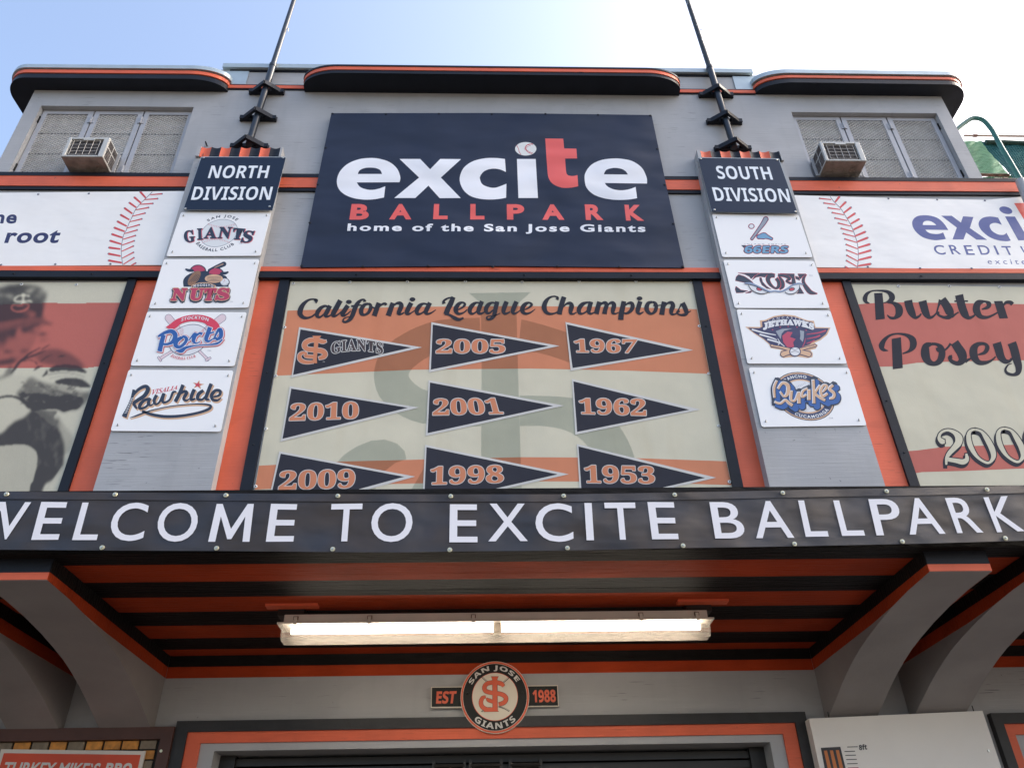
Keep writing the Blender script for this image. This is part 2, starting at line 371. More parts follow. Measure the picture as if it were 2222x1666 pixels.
# ---- shuttered windows: three leaves of expanded metal, hinges, boarded behind
MESH = mat('expanded_metal', (214, 216, 219), .6, .08, 12); BOARDP = mat('board_behind_mesh', (164, 164, 162), .9, .1, 5)
LEAF = mat('leaf_frame_paint', (172, 174, 180), .5, .04, 6, bump=.2)
def window(x0, x1, z0, z1, splits, lab):
    wn = bpy.data.objects.new('window', None); COL.objects.link(wn); wn.parent = B; wn['label'] = lab
    bx('back_board', (x0-.05, .12, z0-.05), (x1+.05, .14, z1+.05), BOARDP, wn)
    xs = [x0, *splits, x1]
    for i in range(3):
        a, b = xs[i]+.008, xs[i+1]-.008; t = .052; y0, y1 = .055, .085
        m_ = MB()
        m_.box((a, y0, z0), (a+t, y1, z1-.01), LEAF).box((b-t, y0, z0), (b, y1, z1-.01), LEAF)
        m_.box((a+t, y0+.001, z0), (b-t, y1, z0+t*.8), LEAF).box((a+t, y0+.001, z1-.01-t), (b-t, y1, z1-.01), LEAF)
        m_.build('leaf_frame', wn)
        e = MB(); px = .024; pz = .019; X0, X1, Z0, Z1 = a+t-.004, b-t+.004, z0+t*.8-.003, z1-.01-t+.003
        nx = int((X1-X0)/px); nz = int((Z1-Z0)/pz)
        for r in range(nz):
            zz = Z0+pz*(r+.5)
            for s in range(2):
                sg = 1 if s else -1
                for k in range(nx):
                    xa, xb = X0+(X1-X0)*k/nx, X0+(X1-X0)*(k+1)/nx; u = (k+r) % 2
                    za, zb = (zz-pz/2, zz+pz/2) if u else (zz+pz/2, zz-pz/2)
                    if s: continue
                    hw = .0034
                    e.face([(xa, y0+.012, za-hw), (xb, y0+.012, zb-hw), (xb, y0+.004, zb+hw), (xa, y0+.004, za+hw)], MESH)
        for q in (1/3, 2/3):
            zz = Z0+(Z1-Z0)*q; n = 26
            for k in range(0, n, 2): e.face([(X0+(X1-X0)*(k+d)/n, y0+.003, zz+h) for d, h in ((0, -.006), (1.2, -.004), (1.2, .006), (0, .004))], NAVY)
        e.build('expanded_mesh', wn, kind='stuff')
    for sx in xs[1:3]:
        for zz in (z0+.13, z1-.17):
            h = MB(); h.tube([(sx, .045, zz-.05), (sx, .045, zz+.05)], .011, LEAF, 8); h.box((sx-.03, .05, zz-.045), (sx+.03, .0545, zz+.045), LEAF); h.box((sx-.033, .0525, zz-.05), (sx+.033, .0547, zz-.046), DARKHOLE); h.build('hinge', wn)
    for sx, s in ((xs[0], 1), (xs[3], -1)):
        for zz in (z0+.15, z1-.17): bx('hinge', (sx+.002*s, .04, zz-.05), (sx+.012*s, .055, zz+.05), DARKHOLE, wn)
    # bits of litter and scribble caught behind the mesh
    for k in range(7):
        sc = MB()
        px_, pz_ = x0+.1+random.random()*(x1-x0-.2), z0+.15+random.random()*(z1-z0-.45)
        for j in range(4):
            q = [(px_+random.uniform(-.05, .05), pz_+random.uniform(-.04, .04)) for _ in range(2)]
            sc.tube([(q[0][0], .116, q[0][1]), (q[1][0], .116, q[1][1])], .003, NAVY, 4)
        sc.build('scribble', wn)
window(*WIN[0], (-4.28, -3.745), 'left window with three shutter leaves of pale expanded metal'); window(*WIN[1], (3.99, 4.52), 'right window with three shutter leaves of pale expanded metal')

# ---- canopy over the gate: front beam, striped soffit, arched brackets
ZS = 3.06
bx('canopy_slab', (-14, -1.80, ZS+.012), (14, .3, 3.38), SOF_B, B); bx('front_beam', (-14, -1.82, ZS-.006), (14, -1.67, 3.40), SOF_B, B)
ys = [-1.668, -1.41, -1.17, -.92, -.66, -.40, -.15, -.001]
for i in range(7):
    st = bpy.data.objects.new('soffit_stripe', None); COL.objects.link(st); st.parent = B
    for j in range(3):
        a = ys[i]+(ys[i+1]-ys[i])*j/3; b = ys[i]+(ys[i+1]-ys[i])*(j+1)/3; jz = random.uniform(0, .0016)
        bx('board', (-9, a+.0006, ZS-jz), (9, b-.0006, ZS+.011), SOF_O if i % 2 == 0 else SOF_B, st)
SOF_G = mat('grey_soffit_paint', (150, 146, 145), .6, .07, 2.5, bump=.35, spec=.3)
prof = [(-1.755, 2.945), (-1.5, 2.937), (-1.3, 2.922), (-1.08, 2.895), (-.9, 2.865), (-.75, 2.835), (-.62, 2.80), (-.48, 2.755), (-.37, 2.715), (-.26, 2.67), (-.17, 2.635), (-.1, 2.605), (-.002, 2.56)]
BR = [(-2.49, -2.165), (-3.07, -2.745), (2.255, 2.58), (2.83, 3.17), (-6.6, -6.28), (6.4, 6.72)]
for k, (a, b) in enumerate(BR):
    br = bpy.data.objects.new('arched_bracket', None); COL.objects.link(br); br.parent = B
    MB().xprism([(-1.755, ZS-.001), *prof, (-.002, ZS-.001)], a, b, SOF_G).build('arch', br)
    m1 = MB(); m2 = MB()
    for xx, s in ((a, -1), (b, 1)):
        x1 = xx+s*.004; m1.box((xx, -1.758, 2.985), (x1, -.006, ZS-.002), SOF_B)
        lo = [(y, max(z_+.001, 2.915)) for y, z_ in prof if z_ > 2.905]
        m2.xprism([(-1.758, 2.985), *lo, (-1.0, 2.915), (-.006, 2.915), (-.006, 2.985)], xx, xx+s*.0035, SOF_O)
    m1.box((a, -1.762, 2.985), (b, -1.7555, ZS-.002), NAVY); m2.box((a, -1.761, 2.948), (b, -1.7555, 2.9845), ORANGE)
    m1.build('black_band', br); m2.build('orange_band', br)
SG2 = [(-9, -3.08), (-2.74, -2.495), (-2.16, 2.25), (2.585, 2.825), (3.175, 9)]
for a, b in SG2: bx('black_cornice', (a, -.006, 2.986), (b, 0, ZS-.001), SOF_B, B); bx('orange_cornice', (a, -.005, 2.912), (b, 0, 2.985), SOF_O, B)
OCH = mat('ochre_block', (176, 118, 40), .6, .2, 14)
bx('ochre_block', (-2.72, -.05, 2.53), (-2.52, 0, 2.583), OCH, B); bx('ochre_block', (2.60, -.05, 2.53), (2.81, 0, 2.583), OCH, B)

# ---- gate: stepped black, orange and grey surround, dark roller shutter deep inside
LOWK = mat('black_frame_paint', (36, 35, 37), .5, .2, 9, bump=.5)
def surround(x0, x1, zt, steps, parent):
    for nm, a, b, c, y, mt in steps:               # a: outer inset, b: inner inset at the sides; c: the same two above
        za, zb = c or (a, b)
        m_ = MB(); X0, X1 = x0+a, x1-a; x2, x3 = x0+b, x1-b
        m_.box((X0, y, 0), (x2, y+.06, zt-za), mt).box((x3, y, 0), (X1, y+.06, zt-za), mt).box((x2, y+.0004, zt-zb), (x3, y+.06, zt-za), mt); m_.build(nm, parent)
gt = bpy.data.objects.new('gate', None); COL.objects.link(gt); gt.parent = B
surround(-2.01, 2.11, 2.632, [('black_surround', 0, .08, (0, .066), -.05, LOWK), ('orange_surround', .08, .17, (.066, .132), -.035, ORANGE), ('grey_surround', .17, .262, (.132, .178), -.02, GREYS)], gt)
m_ = MB(); X0, X1, ZT = -1.748, 1.848, 2.454
m_.box((X0-.05, .041, 0), (X0, .6, ZT+.05), GREYS).box((X1, .041, 0), (X1+.05, .6, ZT+.05), GREYS).box((X0, .041, ZT), (X1, .6, ZT+.05), GREYS); m_.build('reveal', gt)
SLAT = mat('dark_slat', (34, 31, 30), .45, .2, 8)
for i in range(26):
    zz = ZT-.02-i*.058; MB().box((X0+.1, .16, zz-.045), (X1-.1, .19, zz), SLAT).build('slat', gt)
bx('guide_rail', (X0, .13, 0), (X0+.1, .22, ZT-.005), SLAT, gt); bx('guide_rail', (X1-.1, .13, 0), (X1, .22, ZT-.005), SLAT, gt); bx('dark_hall', (X0, .5, 0), (X1, .55, ZT), DARKHOLE, gt)
for x in (-.36, -.12, .14):
    m_ = MB(); m_.box((x, .11, 2.33), (x+.02, .159, 2.40), SLAT).box((x+.2, .11, 2.33), (x+.22, .159, 2.40), SLAT).tube([(x+.01, .115, 2.365), (x+.21, .115, 2.365)], .012, SLAT, 8); m_.build('lift_handle', gt)
ZR = crop(1650, 1180, 3.414); a = PY(*ZR(1675, 1262), 0); o1 = PY(*ZR(1768, 1325), 0); i1 = PY(*ZR(1860, 1385), 0)
d2 = bpy.data.objects.new('side_door', None); COL.objects.link(d2); d2.parent = B
surround(a.x, a.x+1.6, a.z, [('black_surround', 0, o1.x-a.x, None, -.05, LOWK), ('orange_surround', o1.x-a.x, i1.x-a.x, None, -.03, ORANGE)], d2)
bx('door_panel', (i1.x, -.012, 0), (a.x+1.6-(i1.x-a.x), -.002, a.z-(i1.x-a.x)), GREYS, d2)

# =================================================================== FLAGPOLES
def vbracket(par, ends, apex, mt):
    e0 = PY(*ends[0], -.02); e1 = PY(*ends[1], -.02); zz = (e0.z+e1.z)/2; ap = PZ(*apex, zz)
    ap.y = -.15; ap.x += (e0.x+e1.x-2*ap.x)*.25
    h = .03; mb = MB()
    for e in (e0, e1):
        u = (Vector((ap.x, ap.y, 0))-Vector((e.x, -.02, 0))).normalized(); nn = Vector((-u.y, u.x, 0))*.014
        A_, B_ = Vector((e.x, -.004, zz)), Vector((ap.x, ap.y, zz))
        q = [A_+nn, A_-nn, B_-nn, B_+nn]
        mb.tris([p+Vector((0, 0, -h)) for p in q]+[p+Vector((0, 0, h)) for p in q], [(3,2,1,0),(4,5,6,7),(0,1,5,4),(1,2,6,5),(2,3,7,6),(3,0,4,7)], mt)
    mb.box((e0.x, -.05, zz-.026), (e1.x, -.002, zz+.026), mt)
    mb.build('bracket', par); 
    for s in (-.07, .07): MB().tube([(ap.x+s, -.051, zz), (ap.x+s, -.07, zz)], .014, mt, 6).build('bolt', par)
    return ap, zz
POLE = mat('pole_paint', (30, 38, 48), .3, .1, 8)
m = mat('pole_flaking', (36, 42, 46), .5, .1, 9)
nt_ = m.node_tree; pb = nt_.nodes['Principled BSDF']; src = pb.inputs['Base Color'].links[0].from_socket
tx = nt_.nodes.new('ShaderNodeTexNoise'); tx.inputs['Scale'].default_value = 9; gg = nt_.nodes.new('ShaderNodeNewGeometry'); nt_.links.new(gg.outputs['Position'], tx.inputs['Vector'])
mr = nt_.nodes.new('ShaderNodeMapRange'); mr.inputs[1].default_value = .6; mr.inputs[2].default_value = .63; nt_.links.new(tx.outputs['Fac'], mr.inputs[0])
mx = nt_.nodes.new('ShaderNodeMix'); mx.data_type = 'RGBA'; nt_.links.new(mr.outputs[0], mx.inputs[0]); nt_.links.new(src, mx.inputs[6]); mx.inputs[7].default_value = (.22, .24, .25, 1); nt_.links.new(mx.outputs[2], pb.inputs['Base Color'])
TC = crop(480, 0, 4.877); UC = crop(1440, 0, 4.74)
for lab, br3, foot, collar, top, flk, flt in (
        ('slim black flagpole above the north division sign, bracketed to the wall', [[TC(100, 1560), TC(500, 1555), TC(270, 1490)], [TC(203, 1262), TC(586, 1258), TC(370, 1170)], [TC(300, 980), TC(667, 978), TC(468, 885)]], TC(305, 1480), TC(545, 700), TC(772, 0), POLE, .15),
        ('slim flagpole with flaking paint above the south division sign', [[UC(522, 1528), UC(897, 1540), UC(738, 1468)], [UC(443, 1252), UC(803, 1262), UC(640, 1165)], [UC(362, 980), UC(712, 990), UC(560, 893)]], UC(712, 1470), UC(474, 700), UC(242, 0), m, 0)):
    P0 = PY(*foot, -.075); P1 = PY(*collar, -.085); P2 = PY(*top, -.085); P2 = P1+(P2-P1)*1.5
    f = thing('flagpole', lab, 'flagpole', P0, 'flagpoles on the facade')
    MB().tube([P0+Vector((0, 0, -.08)), P1], .036, POLE, 16).build('pole_sleeve', f, smooth=True)
    MB().tube([P1+Vector((0, 0, -.02)), P1+Vector((0, 0, .02))], .040, POLE, 16).build('collar', f, smooth=True)
    MB().tube([P1, P2], [.031, .024], flk, 16).build('pole', f, smooth=True)
    for e in br3: vbracket(f, e[:2], e[2], NAVY)
    for q in (.35, .7): MB().tube([P1.lerp(P2, q), P1.lerp(P2, q)+Vector((.05, -.01, .01)), P1.lerp(P2, q)+Vector((.05, -.01, -.05))], .004, STEEL, 6).build('halyard_clip', f)

# =================================================================== AIR CONDITIONERS
ACW = mat('air_conditioner_case', (190, 192, 190), .45, .05, 9, bump=.1); ACG = mat('condenser_fins', (112, 108, 108), .5, .25, 30); ACB = mat('air_conditioner_underside', (150, 142, 134), .6, .2, 9, kind='dirty'); WIRE = mat('grille_wire', (190, 186, 180), .4)
def ac(x0, x1, z0, z1, lab, side):
    f = thing('air_conditioner', lab, 'air conditioner', ((x0+x1)/2, -.2, z0), 'window air conditioners'); yf, yb = -.20, .07
    c = MB(); t = .034
    c.box((x0, yf, z0), (x0+t, yb, z1), ACW).box((x1-t*1.6, yf, z0), (x1, yb, z1), ACW).box((x0+t, yf+.0005, z1-t*.8), (x1-t*1.6, yb, z1), ACW).box((x0+t, yf+.0005, z0), (x1-t*1.6, yb, z0+t*.6), ACW)
    c.build('case', f, bevel=.006)
    bx('top_tab', ((x0+x1)/2-.05, yf-.001, z1-t*1.25), ((x0+x1)/2+.06, yf+.01, z1-t*.78), ACW, f)
    p = MB(); p.box((x0+.003, yf+.004, z0-.006), (x1-.003, yb, z0-.0005), ACB)
    for xx, zz, w_, d_ in ((.06, .03, .07, .008), (.06, .16, .08, .008), (.13, .10, .12, .06), (.3, .05, .1, .008)): p.box((x0+xx*.9, yf+zz, z0-.012), (x0+xx*.9+w_*.8, yf+zz+d_, z0-.0065), ACB)
    p.build('bottom_pan', f, bevel=.004)
    for xx, zz, r in ((.32, .12, .028), (.36, .19, .024), (.29, .19, .018)):
        MB().tube([(x0+xx+r*math.cos(q), yf+zz+r*math.sin(q), z0-.009) for q in [k*.4 for k in range(15)]], .006, ACB, 6).build('pan_emboss', f, smooth=True)
    g_ = MB(); n = 22
    for i in range(n):
        zz = z0+.03+(z1-z0-.07)*i/n; g_.box((x0+t, yf+.022, zz), (x1-t*1.6, yf+.05, zz+.003), ACG)
    g_.build('condenser_fins', f, kind='stuff'); bx('fin_backing', (x0+t, yf+.045, z0+.02), (x1-t*1.6, yf+.06, z1-.03), ACG, f)
    gx0, gx1 = x0+t+.03, x1-t*1.6-.03
    for i in range(5): xx = gx0+(gx1-gx0)*i/4; MB().tube([(xx, yf+.006, z0+.035), (xx, yf+.006, z1-.045)], .0025, WIRE, 6).build('grille_wire', f)
    for i in range(5): zz = z0+.04+(z1-z0-.09)*i/4; MB().tube([(gx0, yf+.008, zz), (gx1, yf+.008, zz)], .0022, WIRE, 6).build('grille_wire', f)
    xs = x1 if side > 0 else x0
    for a_, b_ in ((.025, .105), (.12, .20)):
        for c_, d_ in ((.06, .55), (.62, .92)): 
            zz0, zz1 = z0+(z1-z0)*c_, z0+(z1-z0)*d_; bx('side_vent', (xs, yf+a_, zz0), (xs+.002*side, yf+b_, zz1), ACG, f)
            for k in range(5): q = zz0+(zz1-zz0)*(k+.5)/5; bx('louvre', (xs, yf+a_, q-.002), (xs+.006*side, yf+b_, q+.002), ACG, f)
    for s, xx in ((-1, x0), (1, x1)): bx('side_panel', (xx, .0, z0), (xx+s*.035, .012, z1-.02), GREYS, f)
ac(-4.235, -3.825, 7.91, 8.20, 'window air conditioner with side vents sticking out of the left mesh window', 1)
ac(3.49, 3.915, 7.93, 8.225, 'window air conditioner sticking out of the right mesh window', -1)

# =================================================================== PRINTED CANVASES AND BANNERS
I = lambda x, y: (x, y)
CREAM = mat('canvas_cream', (208, 203, 181), .75, .03, 3, kind='canvas'); C_OR = mat('canvas_orange', (207, 132, 97), .75, .03, 3, kind='canvas')
C_RED = mat('canvas_red', (190, 103, 92), .75, .03, 3, kind='canvas'); INK = mat('canvas_ink', (52, 54, 64), .8, .04, 4, kind='canvas', spec=.2)
PENB = mat('pennant_border', (206, 205, 202), .7, .02, 4, kind='canvas'); FILM = film('watermark_ink', (.80, .83, .83))
GRO = mat('washer_white', (225, 226, 224), .35, .05, 9, metal=.1)
def washer(parent, pts, d, r=.020):
    for p in pts:
        c = PY(*p, d-.003); MB().tube([c, c+Vector((0, -.004, 0))], [r, r*.8], GRO, 12).tube([c+Vector((0, -.004, 0)), c+Vector((0, -.009, 0))], [r*.38, r*.25], SLAT, 8).build('washer', parent)

# ---- centre canvas: league champions
cv = thing('champions_canvas', 'cream canvas with orange stripes, "California League Champions" and nine dark year pennants, between black frames', 'canvas', PY(1070, 1000, -.012))
d = -.012
plate('cloth', [(631, 611), (1504, 611), (1640, 1330), (505, 1330)], d, .008, CREAM, cv)
A = Art(I, d)
A.poly([(624, 674), (870, 666), (1125, 664), (1340, 666), (1512, 671), (1540, 811), (1360, 804), (1150, 799.5), (900, 802), (600, 815)], C_OR)
A.poly([(562, 1010), (740, 1001), (1132, 991.5), (1360, 993), (1576, 1000.5), (1587, 1052), (1360, 1045), (1132, 1043.6), (740, 1052), (553, 1062)], C_OR)
A.build('stripe', cv)
A = Art(I, d-.001)
A.poly([(1018, 636), (1152, 634), (1128, 655), (1121, 680), (1124, 800), (1133, 1100), (1044, 1100), (1045, 800), (1044, 690), (1040, 655)], FILM)
A.stroke([(1245, 758, 60), (1195, 741, 60), (1150, 730, 64), (1128, 727, 68)], FILM, n=4); A.stroke([(1042, 722, 66), (960, 727, 66), (905, 748, 70), (862, 780, 75), (849, 815, 75), (862, 848, 76), (905, 878, 72), (970, 890, 68), (1043, 891, 68)], FILM, n=4)
A.stroke([(1128, 891, 66), (1190, 892, 66), (1250, 903, 74), (1300, 935, 80), (1330, 985, 84), (1340, 1040, 88), (1330, 1100, 90)], FILM, n=4)
A.poly([(731, 1003), (748, 985), (775, 968), (805, 956), (835, 953), (862, 962), (878, 978), (882, 996), (858, 1004), (832, 1024), (815, 1060), (800, 1100), (700, 1100)], FILM)
A.poly([(929, 1000), (1043, 1000), (1043, 1100), (870, 1100)], FILM)
A.build('watermark_emblem', cv)
# script heading, written as brush strokes
HEAD1 = [[(262,172,50),(284,152,24),(240,142,16),(190,155,24),(140,197,42),(110,250,56),(105,300,54),(135,335,40),(180,343,26),(230,328,20),(268,298,16)],
[(400,225,24),(370,215,26),(325,238,40),(292,280,48),(285,318,42),(310,335,26),(345,315,18),(390,262,14)],[(425,212,44),(398,265,48),(375,312,46),(395,328,26),(425,315,16),(452,288,12)],
[(535,156,54),(502,215,54),(467,280,54),(455,312,46),(480,322,26),(515,302,16),(545,272,12)],[(615,210,48),(580,260,50),(556,303,48),(575,318,28),(610,300,16),(645,268,12)],
[(795,172,36),(788,150,22),(760,150,22),(720,185,42),(690,240,50),(665,310,48),(635,360,40),(595,385,26),(565,380,24),(568,355,16),(605,335,12),(650,330,10)],[(650,218,22),(700,212,16),(760,205,14)],
[(832,190,24),(790,205,36),(758,250,48),(760,295,46),(790,310,26),(830,290,32),(855,245,38),(855,205,32),(830,190,24)],[(855,215,20),(890,235,16),(925,228,12)],
[(945,182,50),(920,250,52),(895,322,54)],[(940,232,14),(980,197,22),(1010,190,28),(1022,207,34)],
[(1095,182,50),(1070,250,54),(1045,320,56)],[(1090,225,14),(1130,190,24),(1170,187,40),(1185,215,50),(1168,258,48),(1155,293,42),(1180,302,22),(1215,285,14)],
[(1290,182,50),(1262,235,50),(1242,285,48),(1262,302,26),(1297,285,14),(1328,262,10)],[(1470,200,20),(1420,190,22),(1380,215,44),(1350,260,48),(1355,295,38),(1385,300,22),(1430,270,16),(1465,220,12)],[(1490,180,46),(1463,235,48),(1445,282,46),(1468,300,26),(1510,285,16),(1552,256,8)],
[(1640,192,40),(1636,163,26),(1680,133,18),(1735,124,16)],[(1740,120,46),(1710,190,56),(1680,250,56),(1660,306,56)],[(1645,302,20),(1700,312,26),(1750,343,40),(1800,360,34),(1848,342,18)],
[(1765,265,10),(1830,235,20),(1862,200,28),(1840,178,20),(1800,192,38),(1768,235,50),(1768,275,46),(1800,300,28),(1850,285,18),(1885,255,12)],
[(2025,185,18),(1985,180,22),(1945,205,44),(1915,250,48),(1920,288,38),(1950,298,22),(1990,270,16),(2022,220,12)],[(2045,165,46),(2020,225,48),(2005,278,44),(2030,298,26),(2075,278,14)],
[(2185,185,18),(2150,180,22),(2110,205,44),(2087,248,46),(2095,285,36),(2125,290,22),(2170,252,14)],[(2208,168,46),(2190,240,48),(2175,310,44),(2150,345,36),(2115,360,24),(2095,345,20),(2110,325,12),(2180,318,10),(2240,292,10)]]
HEAD2 = [[(145,168,48),(120,230,50),(112,278,42),(135,298,26),(180,278,16)],[(250,168,48),(225,225,50),(210,275,44),(230,297,26),(265,280,14),(295,255,10)],
[(320,262,10),(380,235,20),(412,202,28),(385,180,20),(345,195,40),(315,235,50),(315,275,44),(350,298,28),(400,285,18),(450,248,8)],
[(680,148,36),(690,125,22),(650,112,16),(600,128,26),(560,172,46),(545,230,54),(565,280,42),(610,300,26),(665,290,18),(705,262,12)],
[(757,118,52),(737,180,54),(717,250,54),(706,306,54)],[(735,240,12),(780,195,22),(820,187,38),(838,215,50),(828,260,48),(828,292,34),(855,300,20),(890,283,12)],
[(1040,180,18),(1000,178,22),(950,200,44),(917,245,48),(920,285,40),(950,298,22),(1000,270,16),(1035,220,12)],[(1045,170,46),(1028,230,48),(1020,278,42),(1045,298,24),(1080,283,12)],
[(1135,170,50),(1115,240,52),(1100,300,54)],[(1120,235,12),(1160,190,22),(1195,182,38),(1210,210,46),(1195,260,48),(1187,302,50)],[(1205,235,12),(1240,190,22),(1275,182,38),(1290,210,48),(1278,260,46),(1280,290,34),(1305,298,18),(1340,283,10)],
[(1395,165,50),(1380,240,54),(1367,300,56),(1362,364,58)],[(1395,220,12),(1440,187,24),(1478,187,38),(1488,225,46),(1465,270,38),(1420,295,24),(1385,285,16)],
[(1570,166,48),(1550,230,50),(1542,275,44),(1565,298,26),(1605,278,12)],[(1700,172,22),(1655,187,40),(1637,235,50),(1652,278,42),(1690,298,26),(1728,270,38),(1740,222,40),(1730,187,32),(1700,172,22)],[(1710,205,24),(1745,212,14),(1790,205,10)],
[(1825,170,50),(1810,240,52),(1798,310,56)],[(1820,235,12),(1860,187,22),(1903,182,40),(1918,215,50),(1902,258,48),(1902,295,36),(1930,305,20),(1970,288,12)],
[(1950,300,10),(1985,240,12),(2010,192,22)],[(2020,182,48),(2045,230,50),(2062,280,46),(2050,306,36),(2005,312,24),(1972,300,20),(1965,280,26),(1990,268,26)],[(2068,290,22),(2112,268,8)]]
A = Art(crop(630, 620, 4.915), d-.002)
for st in HEAD1: A.stroke(st, INK, n=4)
A.dot(625, 172, 31, 22, INK); A.dot(1303, 145, 31, 22, INK)
A.cr = crop(1070, 620, 4.915)
for st in HEAD2: A.stroke(st, INK, n=4)
A.dot(1562, 135, 31, 21, INK)
A.build('script_heading', cv)
PEN = [((649, 709.6), (916, 753.6), (632, 819.5)), ((936, 699), (1214, 750.6), (931, 808)), ((1227, 698.5), (1504, 759.6), (1238.5, 804.6)),
       ((629, 837.7), (909, 884), (609, 958)), ((930, 824.5), (1224, 880), (924, 945.6)), ((1241, 822), (1520, 888.5), (1248.4, 943)),
       ((606, 978.8), (901, 1033.6), (575, 1122)), ((922.4, 964.6), (1234, 1028.5), (916, 1101)), ((1252, 963), (1554, 1036), (1260, 1103))]
YRS = [None, ('2005', [(945, 734), (1098, 734), (1098, 768.5), (944, 768.5)]), ('1967', [(1243, 733.5), (1384, 734), (1382, 768), (1246, 766.5)]),
       ('2010', [(630, 873.5), (780, 869), (780, 910), (625.5, 915)]), ('2001', [(939, 863), (1084, 861), (1095, 900), (937, 903)]), ('1962', [(1254, 861.5), (1403, 863), (1404.5, 904), (1256.5, 900)]),
       ('2009', [(606, 1019.5), (772.6, 1015), (771.7, 1060), (602, 1065)]), ('1998', [(933, 1009.5), (1094, 1006.5), (1095, 1049), (931.4, 1053.5)]), ('1953', [(1265.5, 1006.5), (1421.7, 1009), (1423, 1051), (1268, 1049.6)])]
for k, (p, yr) in enumerate(zip(PEN, YRS)):
    A = Art(I, d-.0025); cxx = sum(q[0] for q in p)/3; cyy = sum(q[1] for q in p)/3
    A.poly(p, PENB)
    tl, tp, bl = p; hh = bl[1]-tl[1]
    A.poly([(tl[0]+3.2, tl[1]+5.2), (tp[0]-24, tp[1]+.3), (bl[0]+4.0, bl[1]-6.2)], INK, 1)
    if yr:
        n_ = yr[0]; q = yr[1]
        A.gtext(n_, [(q[0][0]+2, q[0][1]+2), (q[1][0]-2, q[1][1]+2), (q[2][0]-2, q[2][1]-2), (q[3][0]+2, q[3][1]-2)], PENB, 1.5, 2, 'rb', .01)
        qq = [(q[0][0]+2, q[0][1]+2), (q[1][0]-2, q[1][1]+2), (q[2][0]-2, q[2][1]-2), (q[3][0]+2, q[3][1]-2)]
        A.text(n_, qq, C_OR, 3, 'rb', .012, 1.0)
    else:
        A.cr = crop(520, 590, 3.318)
        def sj(A, f, mt, lay, g_):
            A.stroke([f(625,497,16), f(600,502,30), f(560,492,30), f(510,492,34), f(475,510,36), f(468,535,36), f(490,555,34), f(545,562,34), f(595,570,36), f(615,590,36), f(605,610,32), f(570,622,22)], mt, lay, g_)
            A.poly([(x-g_*(1 if x > 556 else -1)*-1 if False else x, y) for x, y, _ in (f(523,460,0), f(588,460,0), f(572,480,0), f(568,500,0), f(556,630,0), f(558,657,0), f(470,657,0), f(470,645,0), f(528,635,0), f(538,480,0))], mt, lay)
            A.stroke([f(530,648,20), f(480,650,26), f(440,635,30), f(430,605,28), f(450,583,22), f(485,583,12)], mt, lay, g_)
            A.stroke([f(485,583,8), f(475,605,24), f(535,610,24)], mt, lay, g_)
        idf = lambda x, y, w_: (x, y, w_)
        sj(A, idf, PENB, 2, 3.2); sj(A, idf, C_OR, 3, 0)
        fn = lambda u, v: (652+(1040-652)*u, 598-14*4*u*(1-u)*1.2-8*0-(v)*78+0*u+(-8 if u > .5 else 0)*0)
        A.garc('GIANTS', lambda u, v: (660+372*u, 593-28*4*u*(1-u)*.9-v*82), PENB, 5, 2, 'rb', .01, 1.08)
        A.arc('GIANTS', lambda u, v: (660+372*u, 593-28*4*u*(1-u)*.9-v*82), mat('giants_brown', (70, 58, 60), .7, kind='canvas'), 3, 'rb', .012, 1.08)
        A.text('TM', [(597, 643), (612, 643), (612, 650), (597, 650)], PENB, 3)
    o = A.build('pennant', cv)
washer(cv, [(637, 615), (759.5, 612.5), (884, 611.5), (1010, 611), (1133, 611.7), (1256.5, 611), (1380, 611), (1499, 613), (617.7, 710.2), (598.6, 815.7), (577, 930.3), (554.5, 1055), (1517.5, 707.5), (1538.3, 810.6), (1559.8, 923.9), (1583, 1045)], d, .0155)

# ---- left canvas: sepia picture of a ballplayer behind his glove
cv = thing('ballplayer_canvas', 'faded canvas printed with a capped ballplayer raising his glove over a red stripe', 'canvas', PY(100, 900, -.012))
plate('cloth', [(-260, 616), (284, 612), (60, 1330), (-620, 1330)], d, .008, CREAM, cv)
F1 = crop(0, 590, 6.6375); F2 = crop(0, 800, 6.144)
A = Art(F1, d)
A.poly([(-900, 470), (0, 470), (640, 447), (900, 455), (1150, 460), (1450, 445), (1795, 437), (1475, 1355), (1240, 1385), (850, 1378), (400, 1370), (0, 1385), (-1300, 1400)], C_RED)
A.build('stripe', cv)
G1 = mat('sepia_dark', (70, 66, 70), .75, .1, 6, kind='canvas'); G2 = mat('sepia_cap', (88, 84, 84), .75, .12, 5, kind='canvas'); G3 = mat('sepia_mid', (122, 112, 106), .75, .1, 6, kind='canvas')
G4 = mat('sepia_light', (172, 164, 146), .75, .06, 5, kind='canvas'); G5 = mat('sepia_pale', (190, 184, 166), .75, .04, 4, kind='canvas'); R1 = mat('sepia_red_shade', (150, 88, 82), .75, .06, 4, kind='canvas'); R2 = mat('sepia_red_dark', (92, 72, 78), .75, .1, 6, kind='canvas')
R3 = mat('sepia_red_face', (174, 98, 84), .75, .05, 3, kind='canvas')
import numpy as np
TONE = {id(G1): .06, id(G2): .2, id(G3): .40, id(G4): .76, id(G5): .95, id(R1): .52, id(R2): .10, id(R3): .80, id(CREAM): 1.12, id(C_RED): 1.0}
